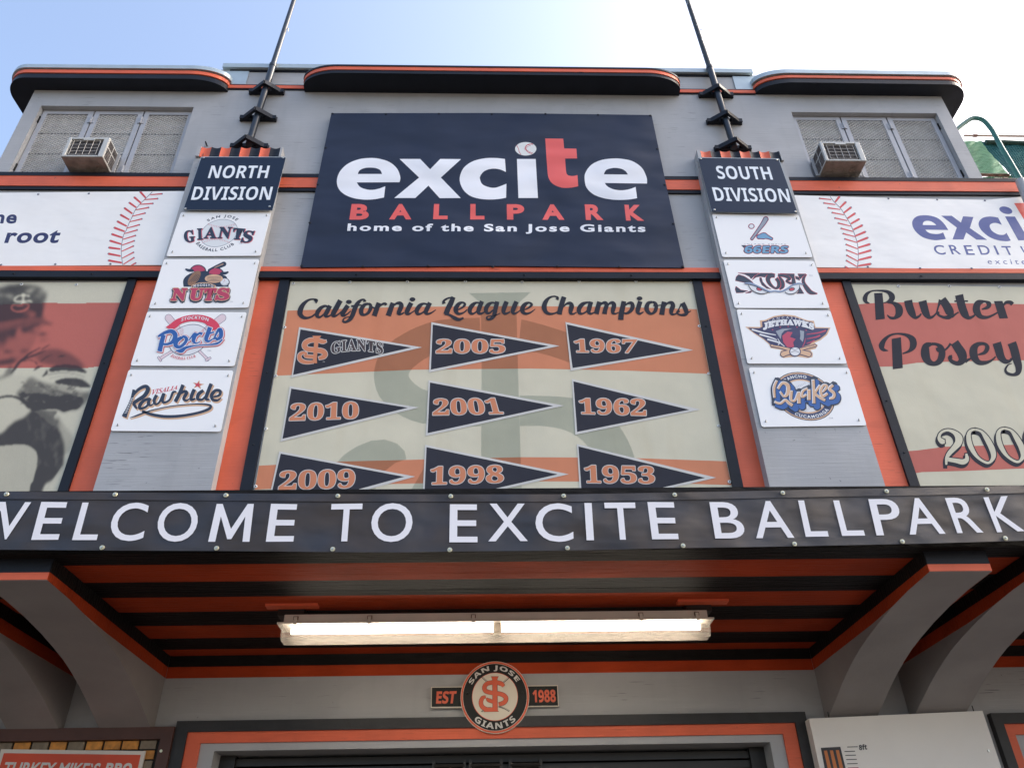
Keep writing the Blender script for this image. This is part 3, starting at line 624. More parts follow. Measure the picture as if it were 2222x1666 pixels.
class PArt(Art):                                   # gathers the picture's tone shapes; they are then printed as one soft continuous-tone image
    def __init__(s, cr, d): Art.__init__(s, cr, d); s.rec = []
    def poly(s, pts, mt, lay=0, holes=(), smooth=False):
        o = spl(pts) if smooth else [(q[0], q[1]) for q in pts]; s.rec.append((lay, len(s.rec), [s.cr(*p) for p in o], TONE[id(mt)])); return s
    def stroke(s, pts, mt, lay=0, grow=0.0, dx=0, dy=0, n=5, wf=1.0, cap=False):
        c = spl([(p[0], p[1]) for p in pts], False, n); W = spl([(i, p[2]) for i, p in enumerate(pts)], False, n); A_ = []; B_ = []
        for i, (x, y) in enumerate(c):
            x2, y2 = c[min(i+1, len(c)-1)]; x1, y1 = c[max(i-1, 0)]; a, b = x2-x1, y2-y1; l = math.hypot(a, b) or 1; h = max(.5, W[i][1]/2)
            A_.append((x-b/l*h, y+a/l*h)); B_.append((x+b/l*h, y-a/l*h))
        s.rec.append((lay, len(s.rec), [s.cr(*p) for p in A_+B_[::-1]], mt if isinstance(mt, float) else TONE[id(mt)])); return s
    def build(s, name, parent):
        NU, NV = 250, 330; v = np.linspace(0, 1, NV)[:, None]; u = np.linspace(0, 1, NU)[None, :]
        y = 613+v*(1120-613)+0*u; xr = 283+(130-283)*(y-613)/(1068-613); x = -130+u*(xr+130)
        T = np.ones((NV, NU)); rng = np.random.default_rng(3)
        def inside(P):
            c = np.zeros((NV, NU), bool); x0, y0 = P[-1]
            for x1, y1 in P:
                if y0 != y1: c ^= ((y0 > y) != (y1 > y)) & (x < (x1-x0)*(y-y0)/(y1-y0)+x0)
                x0, y0 = x1, y1
            return c
        def blur(a, k):
            for _ in range(2):
                for ax in (0, 1):
                    p = np.pad(a, [(k, k) if q == ax else (0, 0) for q in (0, 1)], mode='edge'); cs = np.cumsum(p, axis=ax); z_ = np.zeros_like(np.take(cs, [0], axis=ax)); cs = np.concatenate([z_, cs], axis=ax); n_ = a.shape[ax]
                    a = (np.take(cs, range(2*k+1, 2*k+1+n_), axis=ax)-np.take(cs, range(n_), axis=ax))/(2*k+1)
            return a
        last = None
        for lay, _, P, t in sorted(s.rec):
            if last is not None and lay > last and lay in (5,): T = blur(T, 2)
            last = lay; mk = inside(P); T[mk] = T[mk]*.1+t*.9
        low = blur(rng.random((NV, NU)), 9)-.5; mid = blur(rng.random((NV, NU)), 3)-.5; fine = rng.random((NV, NU))-.5
        T = blur(T, 1); dark = np.clip(1-T, 0, 1)
        T = T+dark*(low*2.2+mid*.9)+fine*.035; T = np.clip(T, .02, 1.1)**1.75
        T = np.clip(T, .05, 1.1)[..., None]
        red = (y > np.interp(x, [-130, 0, 96, 173, 270], [661, 661, 657.5, 658, 656])) & (y < np.interp(x, [-130, 0, 128, 187, 222], [799, 798.6, 797.6, 798.6, 794]))
        base = np.where(red[..., None], np.array(lin((186, 103, 92))), np.array(lin((205, 200, 179)))); ink = np.where(red[..., None], np.array(lin((58, 44, 50))), np.array(lin((48, 45, 50))))
        colr = ink+(base-ink)*T
        pts = [PY(float(x[b, a]), float(y[b, a]), s.d-.0008)-ROOT(parent) for b in range(NV) for a in range(NU)]
        fs = [(b*NU+a, (b+1)*NU+a, (b+1)*NU+a+1, b*NU+a+1) for b in range(NV-1) for a in range(NU-1)]
        me = bpy.data.meshes.new(name); me.from_pydata(pts, [], fs); at = me.color_attributes.new('print', 'FLOAT_COLOR', 'POINT')
        at.data.foreach_set('color', np.concatenate([colr, np.ones((NV, NU, 1))], axis=2).astype('f').ravel())
        mt = mat('ballplayer_halftone', (205, 200, 179), .75, .03, 3, kind='canvas'); q = mt.node_tree; an = q.nodes.new('ShaderNodeAttribute'); an.attribute_name = 'print'
        q.links.new(an.outputs['Color'], q.nodes['Principled BSDF'].inputs['Base Color']); me.materials.append(mt); me.update()
        o = bpy.data.objects.new(name, me); COL.objects.link(o); o.parent = parent; return o
A = PArt(F1, d-.0008)
A.poly([(-600, 800), (0, 760), (600, 740), (560, 860), (480, 1050), (330, 1250), (0, 1370), (-700, 1400)], R3, 0, smooth=True)
A.poly([(-700, 330, 1), (-300, 235), (0, 225), (130, 192), (300, 182), (480, 195), (590, 230), (650, 290), (668, 330), (640, 450), (612, 560), (610, 655, 1), (300, 670), (0, 720), (-700, 800, 1)], G2, 1, smooth=True)
A.poly([(-500, 480, 1), (0, 470), (640, 462, 1), (612, 560), (608, 655, 1), (300, 668), (0, 718), (-500, 780, 1)], G1, 2, smooth=True)
A.poly([(-300, 790, 1), (0, 722), (300, 662), (610, 652), (650, 700), (760, 752, 1), (720, 760), (560, 738), (400, 760), (200, 800), (0, 850), (-300, 930, 1)], R1, 3, smooth=True)
A.stroke([(-300, 910, 10), (0, 848, 14), (200, 795, 16), (400, 757, 12), (560, 735, 12), (700, 745, 16), (755, 755, 10)], R2, 4)
A.poly([(0, 865), (120, 835), (250, 812), (230, 860), (215, 930), (150, 980), (40, 1000), (-200, 985), (-250, 900)], R2, 4, smooth=True)
A.poly([(300, 805), (400, 785), (560, 745), (545, 775), (480, 800), (470, 835), (400, 865), (345, 880), (320, 850)], R2, 4, smooth=True)
A.poly([(-20, 1010), (60, 1000), (120, 985), (80, 1050), (30, 1110), (-30, 1130), (-200, 1100)], R1, 3, smooth=True)
A.stroke([(50, 1150, 8), (100, 1145, 26), (200, 1150, 8)], R2, 4)
A.poly([(-60, 1300), (60, 1270), (170, 1262), (225, 1278), (180, 1310), (60, 1330), (-60, 1330)], R2, 4, smooth=True)
A.poly([(520, 1180), (700, 1110), (860, 1120), (1000, 1170), (1130, 1260), (1230, 1370, 1), (1100, 1400), (900, 1370), (700, 1330), (560, 1290)], R1, 3, smooth=True)
A.stroke([(150, 1470, 8), (210, 1400, 34), (270, 1310, 34), (350, 1240, 26), (450, 1160, 22), (590, 1088, 8)], R2, 5); A.stroke([(300, 1290, 24), (400, 1235, 26), (520, 1190, 24), (660, 1132, 10)], R2, 5); A.stroke([(600, 1120, 6), (650, 1085, 14), (715, 1048, 8)], R2, 5)
A.stroke([(590, 1290, 8), (660, 1230, 12), (760, 1190, 6)], R2, 5); A.stroke([(840, 1220, 8), (900, 1208, 18), (950, 1212, 6)], R2, 5); A.stroke([(350, 1290, 8), (420, 1268, 10), (500, 1290, 10), (540, 1330, 14)], R2, 5)
for k in range(34):                                # folds and shading in the face, cap and jersey
    x0_, y0_ = random.uniform(-250, 560), random.choice([random.uniform(230, 620), random.uniform(800, 1250)])
    A.stroke([(x0_, y0_, 8), (x0_+60, y0_+random.uniform(-25, 15), random.uniform(30, 80)), (x0_+150, y0_+random.uniform(-30, 25), 8)], random.choice([.2, .5, .7, .8]), 4)
# emblem on the cap
A.stroke([(432, 350, 14), (400, 345, 26), (340, 335, 20), (270, 345, 24), (215, 385, 30), (220, 420, 30), (290, 430, 28), (380, 425, 28), (440, 420, 26), (458, 445, 20)], CREAM, 5); A.poly([(315, 305), (368, 308), (358, 345), (350, 460), (310, 460), (318, 345)], CREAM, 5)
A.stroke([(360, 455, 20), (420, 480, 26), (400, 520, 30), (340, 560, 34), (240, 570, 30), (180, 545, 32), (165, 505, 28), (200, 475, 22), (260, 485, 20), (330, 480, 24)], C_RED, 5)
A.cr = F2
A.poly([(-400, 130, 1), (0, 110), (90, 10), (150, -40), (170, 60), (60, 120), (0, 140), (-400, 260, 1)], G3, 3, smooth=True)
A.poly([(-400, 200, 1), (0, 135), (130, 90), (280, 90), (410, 110), (350, 190), (270, 290), (215, 350, 1), (120, 345), (0, 365), (-400, 420, 1)], G5, 3, smooth=True)
A.poly([(405, 115), (520, 165), (620, 200), (760, 215), (920, 250), (1060, 310), (1195, 320), (1175, 400), (1110, 480), (1040, 540), (940, 552), (850, 575), (770, 545), (560, 545), (430, 560), (350, 470), (220, 350), (300, 240)], G3, 4, smooth=True)
A.poly([(660, 205), (780, 215), (920, 255), (1040, 300), (950, 330), (850, 300), (700, 260)], G4, 5, smooth=True)
A.poly([(250, 340), (400, 330), (560, 330), (760, 370), (900, 350), (1080, 380), (1110, 440), (1040, 530), (940, 548), (845, 570), (760, 535), (560, 540), (430, 555), (350, 460)], G1, 5, smooth=True)
for k in range(120):
    x0_, y0_ = random.uniform(260, 1060), random.uniform(190, 520)
    A.stroke([(x0_, y0_, 5), (x0_+random.uniform(10, 40), y0_+random.uniform(-20, 14), random.uniform(6, 15)), (x0_+random.uniform(40, 80), y0_+random.uniform(-22, 26), 4)], random.choice([G1, G2, G3, G4]), 6)
A.poly([(445, 25), (520, -40), (600, -10), (640, 60), (560, 105), (620, 20), (560, -30), (500, 0)], G1, 5, smooth=True)
A.poly([(660, 5), (760, -45), (1000, -45), (1130, 20), (1140, 55), (1000, 30), (800, 25), (680, 40)], G1, 5, smooth=True)
A.poly([(740, 165), (900, 122), (1080, 140), (1185, 210), (1180, 250), (1000, 235), (850, 205), (760, 190)], G1, 5, smooth=True)
A.stroke([(640, 80, 8), (800, 55, 10), (1000, 65, 8), (1130, 110, 6)], G3, 5); A.stroke([(650, 130, 8), (850, 95, 10), (1050, 105, 8), (1160, 170, 6)], G4, 5)
A.stroke([(-300, 430, 26), (0, 382, 26), (120, 365, 24), (230, 385, 30), (310, 430, 40), (400, 510, 70)], G1, 6)
A.poly([(-400, 400, 1), (0, 400), (120, 385), (220, 410), (320, 480), (400, 570), (330, 640), (190, 710), (100, 780), (0, 865, 1), (-400, 1000, 1)], G5, 3, smooth=True)
A.poly([(-400, 1000, 1), (0, 868), (110, 775), (200, 705), (330, 645), (420, 560), (560, 560), (680, 640), (760, 760), (820, 900), (860, 1050), (850, 1180), (830, 1310), (700, 1480), (560, 1650), (480, 2600), (-400, 2600, 1)], G1, 4, smooth=True)
A.poly([(440, 560), (600, 560), (760, 570), (720, 640), (760, 740), (700, 760), (600, 680), (500, 600)], G3, 5, smooth=True)
A.poly([(700, 640), (760, 620), (860, 760), (960, 900), (930, 1080), (860, 1130), (850, 1000), (790, 820)], G4, 4, smooth=True)
A.poly([(-400, 1050, 1), (0, 1025), (200, 1008), (340, 1010), (430, 1050), (490, 1120), (500, 1220), (480, 1350), (440, 1500), (395, 1640), (300, 2600, 1), (-400, 2600, 1)], G5, 6, smooth=True)
A.stroke([(330, 2100, 40), (600, 1640, 34), (720, 1480, 28), (830, 1300, 10)], G5, 6)
for k in range(70):                               # folds in the jersey
    x0_, y0_ = random.uniform(350, 800), random.uniform(600, 1300)
    A.stroke([(x0_, y0_, 6), (x0_+random.uniform(-40, 40), y0_+60, random.uniform(14, 44)), (x0_+random.uniform(-60, 60), y0_+random.uniform(110, 200), 6)], random.choice([.05, .12, .25, .35]), 4.5)
A.build('ballplayer_print', cv)
washer(cv, [(166, 618), (47, 617), (280, 613), (243.5, 721.5), (200, 843), (154, 989), (-80, 617)], d, .0155)

# ---- right canvas: hand-lettered name over a red stripe
cv = thing('name_canvas', 'cream canvas at the right lettered "Buster Posey" in dark script over red stripes', 'canvas', PY(2100, 850, -.012))
plate('cloth', [(1838, 617), (2700, 630), (3000, 1330), (2070, 1330)], d, .008, CREAM, cv)
A = Art(I, d)
A.poly([(1852, 661), (1905, 657), (1960, 656), (2222, 660), (2700, 668), (2760, 800), (2222, 781.5), (2080, 784), (1990, 787), (1935, 795), (1900, 795.5)], C_RED)
A.poly([(1960, 979), (1990, 977), (2050, 969), (2222, 964), (2860, 965), (2880, 1010), (2222, 1016), (2100, 1021), (2000, 1024), (1975, 1028)], C_RED)
A.build('stripe', cv)
A = Art(crop(1860, 610, 6.11), d-.0008)
for p in ([(225,160),(335,155),(367,500),(245,515)], [(1287,256),(1467,254),(1467,275),(1290,277)], [(1812,265),(1925,262),(2000,492),(1885,496)], [(457,765),(580,742),(605,1150),(472,1168)]): A.poly(p, INK)
for st in ([(165,295,10),(118,275,44),(104,230,64),(130,170,44),(200,130,20),(300,126,24),(400,142,44),(455,190,76),(455,240,74),(400,275,26),(350,287,12)], [(400,285,16),(480,292,44),(548,350,95),(552,430,95),(500,485,44),(440,485,34),(398,448,14)],
    [(675,255,108),(690,330,108),(725,420,98),(770,480,50),(820,465,30),(850,430,20)], [(865,262,108),(885,340,104),(915,430,94),(960,480,50),(1010,465,30),(1060,410,20)], [(1055,415,24),(1078,330,26),(1110,250,60)],
    [(1125,240,104),(1180,320,110),(1225,410,114),(1220,470,70),(1150,480,40),(1080,450,30),(1065,425,30),(1090,418,36)], [(1250,470,50),(1300,440,26),(1345,410,20)], [(1350,182,110),(1370,270,108),(1395,360,108),(1430,440,98),(1480,485,50),(1540,465,30),(1580,420,20)],
    [(1650,375,16),(1730,345,50),(1745,300,64),(1690,270,30),(1610,290,84),(1580,350,96),(1590,410,94),(1640,470,60),(1720,480,40),(1800,450,28),(1870,410,20)], [(1935,330,20),(1970,285,40),(2030,282,50),(2060,308,55)],
    [(410,922,10),(345,905,50),(325,850,78),(370,770,50),(450,712,30),(560,697,26),(670,722,50),(735,780,88),(740,860,88),(690,925,40),(600,960,16)], [(985,832,40),(915,862,92),(902,960,118),(932,1050,98),(1010,1095,60),(1090,1060,80),(1125,970,92),(1110,880,72),(1050,837,40),(985,832,40)],
    [(1060,880,40),(1075,920,40),(1140,925,30),(1200,880,26),(1240,825,34)], [(1290,812,114),(1335,880,118),(1390,970,124),(1390,1050,100),(1330,1090,60),(1250,1060,50),(1225,1010,45),(1260,1000,50)], [(1430,1065,50),(1510,1020,20)],
    [(1600,975,16),(1690,945,50),(1725,880,60),(1690,832,40),(1600,837,60),(1545,900,104),(1550,1000,104),(1610,1075,70),(1700,1080,50),(1780,1050,30),(1835,1000,20)], [(1850,816,114),(1875,900,112),(1905,1000,102),(1960,1060,70),(2020,1060,40),(2050,1020,30)],
    [(2050,816,118),(2080,900,114),(2110,1020,112),(2140,1130,92),(2130,1210,70),(2070,1240,40),(1990,1220,40),(1965,1170,30),(2000,1110,20),(2050,1090,10)]): A.stroke(st, INK, n=6)
A.build('script_name', cv)
A = Art(crop(1990, 900, 9.534), d-.0008)
Z0_ = [(1200,300,44),(1330,345,52),(1440,490,104),(1545,690,118),(1580,850,100),(1520,965,56),(1430,985,50),(1280,900,52),(1170,770,84),(1085,590,104),(1065,420,90),(1110,325,56),(1200,300,44)]
TWO = [(572,548,70),(515,545,110),(455,480,70),(480,385,52),(560,330,50),(660,318,54),(780,370,90),(860,470,150),(850,580,140),(760,690,110),(660,800,90),(610,900,64),(603,1030,40)]
BAS = [(640,920,80),(800,945,92),(950,970,110),(1030,915,90),(1015,800,40)]
for path in (TWO, BAS, Z0_, [(x+615, y-20, w_) for x, y, w_ in Z0_], [(x+1200, y-40, w_) for x, y, w_ in Z0_[6:]+Z0_[1:3]]):
    A.stroke(path, INK, 0, 20, n=5); A.stroke(path, INK, 0, 22, -22, 56, n=5)
    A.stroke(path, CREAM, 1, 0, n=5)
A.build('year_numerals', cv)
washer(cv, [(1950, 621), (2060, 621), (2169, 623), (1876.5, 724.6), (1915.5, 841), (1958.5, 968.5)], d, .0155)

# ---- big navy banner above
NV = mat('banner_navy', (31, 40, 62), .45, .05, 3, kind='vinyl', spec=.32); BW = mat('banner_white', (238, 240, 246), .35, .01, 3, kind='vinyl'); BRD = mat('banner_coral', (232, 96, 88), .35, .02, 3, kind='vinyl')
bn = thing('ballpark_banner', 'large navy banner reading "excite BALLPARK home of the San Jose Giants" under the middle hood', 'banner', PY(1060, 410, -.03)); d = -.06
plate('vinyl', [(719, 246), (1070, 245.5), (1414, 250), (1447, 408), (1485, 581), (1065, 577), (652, 580), (685, 412)], d, .012, NV, bn)
e_ = lambda f: [f(558,727,1), f(562,700,0), f(545,655,0), f(505,620,0), f(450,602,0), f(400,598,0), f(340,605,0), f(280,630,0), f(240,670,0), f(224,715,0), f(230,755,0), f(255,785,0), f(300,808,0), f(360,819,0), f(420,818,0), f(475,808,1), f(482,748,1), f(445,762,0), f(405,768,0), f(370,762,0), f(345,750,0), f(330,728,1)]
hole = lambda f: [f(335,683,1), f(345,664,0), f(370,652,0), f(400,649,0), f(432,652,0), f(455,663,0), f(465,683,1)]
def excite(A, T, w, r, ball=True):                 # T: crop point -> crop point
    A.poly(e_(T), w, 0, [hole(T)], True)
    A.poly([T(*p, 1) for p in ((558,603),(668,603),(721,658),(775,603),(886,604),(778,702),(884,811),(772,812),(712,745),(642,811),(530,811),(662,702))], w)
    A.poly([T(*p) for p in ((1120,603,1),(1125,672,1),(1090,658,0),(1050,655,0),(1010,668,0),(988,695,0),(988,715,0),(1000,738,0),(1030,752,0),(1070,756,0),(1128,735,1),(1126,810,1),(1070,818,0),(1000,817,0),(940,802,0),(900,770,0),(880,725,0),(883,685,0),(905,645,0),(950,615,0),(1010,600,0),(1070,598,0))], w, smooth=True)
    A.poly([T(*p, 1) for p in ((1184,603),(1284,603),(1296,811),(1192,811))], w)
    A.poly([T(*p) for p in ((1335,494,1),(1431,495,1),(1436,547,1),(1501,548,1),(1505,600,1),(1441,601,1),(1446,668,0),(1455,688,0),(1480,694,0),(1507,689,1),(1511,748,1),(1470,756,0),(1420,755,0),(1375,735,0),(1352,700,0),(1345,640,0))], r, smooth=True)
A = Art(BC, d)
excite(A, lambda x, y, c=1: (x, y, c), BW, BRD)
A.poly([(1878,734,1),(1875,700,0),(1850,650,0),(1800,615,0),(1740,602,0),(1690,601,0),(1630,610,0),(1580,635,0),(1550,675,0),(1545,710,0),(1555,755,0),(1590,790,0),(1640,810,0),(1700,820,0),(1770,820,0),(1825,812,1),(1817,752,1),(1780,765,0),(1740,770,0),(1700,765,0),(1668,750,0),(1652,731,1)], BW, 0, [[(1647,685,1),(1660,662,0),(1690,652,0),(1715,651,0),(1745,657,0),(1765,670,0),(1776,686,1)]], True)
A.dot(1231, 549, 57, 36, mat('printed_ball', (226, 228, 226), .4), n=28)
SEAM = mat('seam_red', (196, 70, 80), .5)
A.stroke([(1268,522,4),(1240,528,4),(1229,545,4),(1245,567,4),(1265,574,4)], SEAM, 1); A.stroke([(1182,530,3),(1192,548,3),(1196,565,3),(1206,580,3)], SEAM, 1)
for k in range(9):
    t_ = k/8; x = 1262-34*math.sin(math.pi*t_); y = 525+46*t_; A.stroke([(x-6, y-3+5*t_, 2), (x+8, y+3-5*t_, 2)], SEAM, 1)
A.build('logo_lettering', bn); A = Art(BC, d)
for ch, q in zip('BALLPARK', ([(303,843),(396,843),(393,926),(290,926)], [(512,843),(617,843),(621,925),(502,925)], [(742,843),(815,843),(814,924),(737,924)], [(936,843),(1008,843),(1011,925),(935,925)], [(1130,844),(1222,844),(1225,926),(1131,926)], [(1316,845),(1428,845),(1438,927),(1320,927)], [(1545,845),(1638,845),(1646,928),(1552,928)], [(1757,847),(1848,848),(1863,932),(1766,931)])): A.text(ch, q, BRD, 0, 'd', .045); A.build('letter', bn); A = Art(BC, d)
A.text('home of the San Jose Giants', [(283,946),(1868,952),(1871,1004),(277,998)], BW, 0, 'd', .032, 1.22)
A.build('lettering', bn)
screws(bn, [BC(x, y) for x, y in ((200,362),(485,364),(768,362),(1050,364),(1336,363),(1617,368),(1895,372),(163,543),(1933,549),(122,738),(1972,740),(80,943),(2018,948),(36,1172),(362,1176),(710,1172),(1055,1177),(1400,1175),(1730,1178),(2068,1176))], d-.001, .014, NAVY, 'fixing')

# ---- white banners left and right of it
BWH = mat('white_banner_vinyl', (243, 242, 240), .45, .02, 3, kind='soft'); NVT = mat('print_navy', (42, 46, 92), .45, .02, kind='soft'); BLT = mat('print_blue', (62, 78, 146), .45, .03, kind='soft'); STI = mat('print_stitch', (212, 70, 74), .45, .03, kind='soft'); STK = mat('print_hole', (110, 116, 136), .5, kind='soft')
AC_ = crop(0, 100, 3.16); d = -.045
bl = thing('stitched_banner', 'white banner on the left belt with red ball stitching and the words "the root"', 'banner', PY(200, 500, d))
plate('vinyl', [(-300, 428), (0, 418.6), (430, 414.5), (430, 574), (352, 575), (0, 577), (-420, 582)], d, .01, BWH, bl)
A = Art(AC_, d)
A.text('root', [(58, 1262), (428, 1262), (395, 1352), (28, 1352)], NVT, 0, 'd', .03, 1.1); A.build('lettering', bl); A = Art(AC_, d); A.text('the', [(-90, 1128), (128, 1128), (108, 1218), (-112, 1218)], NVT, 0, 'd', .03, 1.1)
A.build('lettering', bl); A = Art(AC_, d); A.text('we', [(-260, 1275), (-40, 1275), (-70, 1352), (-290, 1352)], NVT, 0, 'd', .03, 1.1)
A.build('lettering', bl); A = Art(AC_, d)
A.stroke([(1045,1000,4),(1000,1045,4),(955,1090,4),(925,1130,4),(905,1175,4),(885,1215,4),(868,1260,4),(850,1290,4),(840,1330,4),(833,1375,4),(832,1420,4),(836,1460,4),(842,1500,4)], STK)
LS = [((962,1000),(1000,1042)),((922,1038),(968,1078)),((888,1075),(935,1108)),((855,1112),(908,1150)),((828,1158),(888,1192)),((806,1203),(870,1236)),((785,1246),(855,1272)),((768,1290),(840,1314)),((755,1335),(832,1358)),((748,1382),(826,1392)),((744,1424),(828,1440)),((745,1470),(836,1486))]
RS = [((1030,1020),(1110,1014)),((990,1054),(1080,1047)),((958,1086),(1048,1080)),((930,1124),(1018,1108)),((905,1168),(995,1146)),((888,1206),(972,1186)),((866,1250),(955,1226)),((852,1287),(940,1262)),((842,1326),(928,1300)),((836,1366),(920,1336)),((834,1408),(914,1372)),((838,1455),(915,1415)),((846,1497),(918,1452)),((900,1504),(930,1488))]
for a_, b_ in LS: A.stroke([(*a_, 15), (*b_, 11)], STI, 1, n=2); A.dot(*a_, 7, 6, STK, 0, 8)
for a_, b_ in RS: A.stroke([(*a_, 6), (*b_, 9)], STI, 1, n=2); A.dot(*b_, 7, 6, STK, 0, 8)
A.build('stitching', bl)
screws(bl, [AC_(x, y) for x, y in ((263,1017),(610,1012),(1285,1000),(380,1496),(758,1494),(8,1500))], d-.001, .011, STK, 'fixing')
br_ = thing('credit_union_banner', 'white banner on the right belt with ball stitching, blue "excite" and "CREDIT U"', 'banner', PY(2000, 510, d))
plate('vinyl', [(1700, 423), (1735, 424), (1965, 431), (2140, 434), (2222, 427), (2600, 432), (2760, 592), (2222, 585), (1775, 580), (1760, 580)], d, .01, BWH, br_)
A = Art(RC, d)
A.stroke([(958,975,4),(985,1010,4),(1025,1050,4),(1048,1085,4),(1070,1120,4),(1090,1155,4),(1105,1190,4),(1120,1230,4),(1132,1270,4),(1138,1310,4),(1140,1360,4),(1138,1400,4),(1133,1438,4)], STK)
LS = [((890,986),(965,994)),((918,1016),(992,1026)),((945,1047),(1024,1058)),((972,1078),(1048,1092)),((990,1113),(1070,1130)),((1012,1146),(1092,1165)),((1030,1180),(1106,1200)),((1043,1214),(1122,1234)),((1054,1248),(1134,1272)),((1062,1284),(1136,1312)),((1065,1320),(1140,1350)),((1066,1354),(1138,1392)),((1064,1388),(1134,1428)),((1056,1428),(1080,1438))]
RS = [((990,1010),(1018,974)),((1022,1046),(1058,1010)),((1046,1080),(1092,1044)),((1070,1115),(1118,1083)),((1092,1150),(1144,1120)),((1108,1188),(1165,1160)),((1122,1228),(1185,1202)),((1134,1266),(1200,1240)),((1140,1304),(1214,1282)),((1142,1344),(1220,1322)),((1140,1384),(1222,1364)),((1138,1422),(1220,1409))]
for a_, b_ in LS: A.stroke([(*a_, 9), (*b_, 6)], STI, 1, n=2); A.dot(*a_, 7, 6, STK, 0, 8)
for a_, b_ in RS: A.stroke([(*a_, 11), (*b_, 15)], STI, 1, n=2); A.dot(*b_, 7, 6, STK, 0, 8)
A.build('stitching', br_); A = Art(crop(1950, 440, 8.132), d)
A.poly([(875,482,1),(800,370,0),(700,280,0),(580,235,0),(460,222,0),(340,235,0),(265,285,0),(238,350,0),(255,440,0),(330,540,0),(450,620,0),(620,660,0),(740,655,0),(832,640,1),(785,525,1),(720,548,0),(650,552,0),(560,540,0),(500,510,0),(472,477,1)], BLT, 0, [[(425,395,1),(430,355,0),(460,328,0),(510,320,0),(570,330,0),(625,360,0),(665,398,1)]], True)
A.poly([(750,230),(935,230),(1097,352),(1135,240),(1318,252),(1255,448),(1560,656),(1372,652),(1190,525),(1145,648),(950,648),(1025,440)], BLT)
A.poly([(1755,265,1),(1820,392,1),(1740,362,0),(1670,360,0),(1615,385,0),(1608,430,0),(1650,500,0),(1740,555,0),(1820,568,0),(1870,560,0),(1900,530,1),(1978,668,1),(1900,680,0),(1760,665,0),(1610,610,0),(1480,510,0),(1415,410,0),(1420,330,0),(1480,270,0),(1580,245,0),(1680,250,0)], BLT, smooth=True)
A.poly([(1875,242),(2050,245),(2300,660),(2110,665)], BLT); A.dot(1890, 134, 118, 62, BLT, a0=.28, n=24)
A.poly([(2035,8),(2300,5),(2330,60),(2480,60),(2520,150),(2380,150),(2520,420),(2330,520),(2212,300)], BRD)
A.build('logo_lettering', br_); A = Art(crop(1950, 440, 8.132), d)
for ch, q in zip('CREDIT', ([(590,748),(790,748),(838,916),(660,916)], [(873,746),(1035,746),(1105,910),(940,910)], [(1138,750),(1282,750),(1348,920),(1198,920)], [(1380,752),(1580,752),(1625,918),(1452,918)], [(1668,757),(1705,757),(1778,918),(1738,918)], [(1805,765),(1968,765),(2045,922),(1880,922)])): A.text(ch, q, BLT, 0, 'd', .012)
A.build('lettering', br_); A = Art(crop(1950, 440, 8.132), d)
A.text('UNION', [(2135,765),(3000,770),(3080,925),(2230,925)], BLT, 0, 'd', .012, 1.3)
A.build('lettering', br_); A = Art(crop(1950, 440, 8.132), d)
A.text('excitecu', [(1560,995),(2480,1000),(2520,1090),(1575,1080)], BLT, 0, 'd', .0, 1.5)
A.build('lettering', br_)
screws(br_, [RC(x, y) for x, y in ((1335,987),(1650,994),(1958,1000),(1540,1437),(1873,1438),(1202,1428))], d-.001, .011, STK, 'fixing')

# ---- long welcome banner along the canopy edge
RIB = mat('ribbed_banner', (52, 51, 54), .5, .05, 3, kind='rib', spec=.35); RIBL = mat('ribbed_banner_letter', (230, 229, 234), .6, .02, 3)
d = -1.875
wb = thing('welcome_banner', 'long charcoal ribbed banner reading "WELCOME TO EXCITE BALLPARK" along the canopy edge', 'banner', PY(1110, 1130, d))
top = [(-500, 1063), (0, 1066), (250, 1068), (490, 1070), (740, 1071.5), (990, 1072), (1240, 1072), (1500, 1067.5), (1760, 1062), (2000, 1058), (2222, 1053), (2800, 1036)]
bot = [(-500, 1190), (0, 1192), (250, 1194), (490, 1195), (740, 1197.5), (860, 1198), (990, 1196), (1240, 1194), (1400, 1190), (1500, 1188.5), (1760, 1184), (1900, 1181), (2000, 1179), (2222, 1172.5), (2800, 1155)]
mb = MB(); N_ = 150; M_ = 10
def interp(L_, x):
    for (xa, ya), (xb, yb) in zip(L_, L_[1:]):
        if xa <= x <= xb: return ya+(yb-ya)*(x-xa)/(xb-xa)
fold = lambda x, v: (.0018*math.sin(x*.021+1.3*math.sin(v*3+x*.004))*math.sin(v*math.pi)+.0009*math.sin(x*.047+v*5)*math.sin(v*math.pi))*.9
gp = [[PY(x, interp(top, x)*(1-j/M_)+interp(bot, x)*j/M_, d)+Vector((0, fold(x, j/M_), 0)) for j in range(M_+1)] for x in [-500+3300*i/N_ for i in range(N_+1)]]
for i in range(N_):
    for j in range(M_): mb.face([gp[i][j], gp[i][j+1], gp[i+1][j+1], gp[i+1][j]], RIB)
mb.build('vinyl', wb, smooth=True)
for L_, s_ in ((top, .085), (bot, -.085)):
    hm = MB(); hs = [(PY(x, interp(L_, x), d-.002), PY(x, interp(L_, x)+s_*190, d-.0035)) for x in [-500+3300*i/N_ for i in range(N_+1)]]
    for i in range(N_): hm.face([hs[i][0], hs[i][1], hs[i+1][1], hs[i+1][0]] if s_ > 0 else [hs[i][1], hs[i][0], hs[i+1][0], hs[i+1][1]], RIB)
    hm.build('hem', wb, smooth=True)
W1 = crop(0, 1040, 2.989); W2 = crop(740, 1040, 2.911); W3 = crop(1480, 1040, 2.981)
A = Art(W1, d-.0026, .0004)
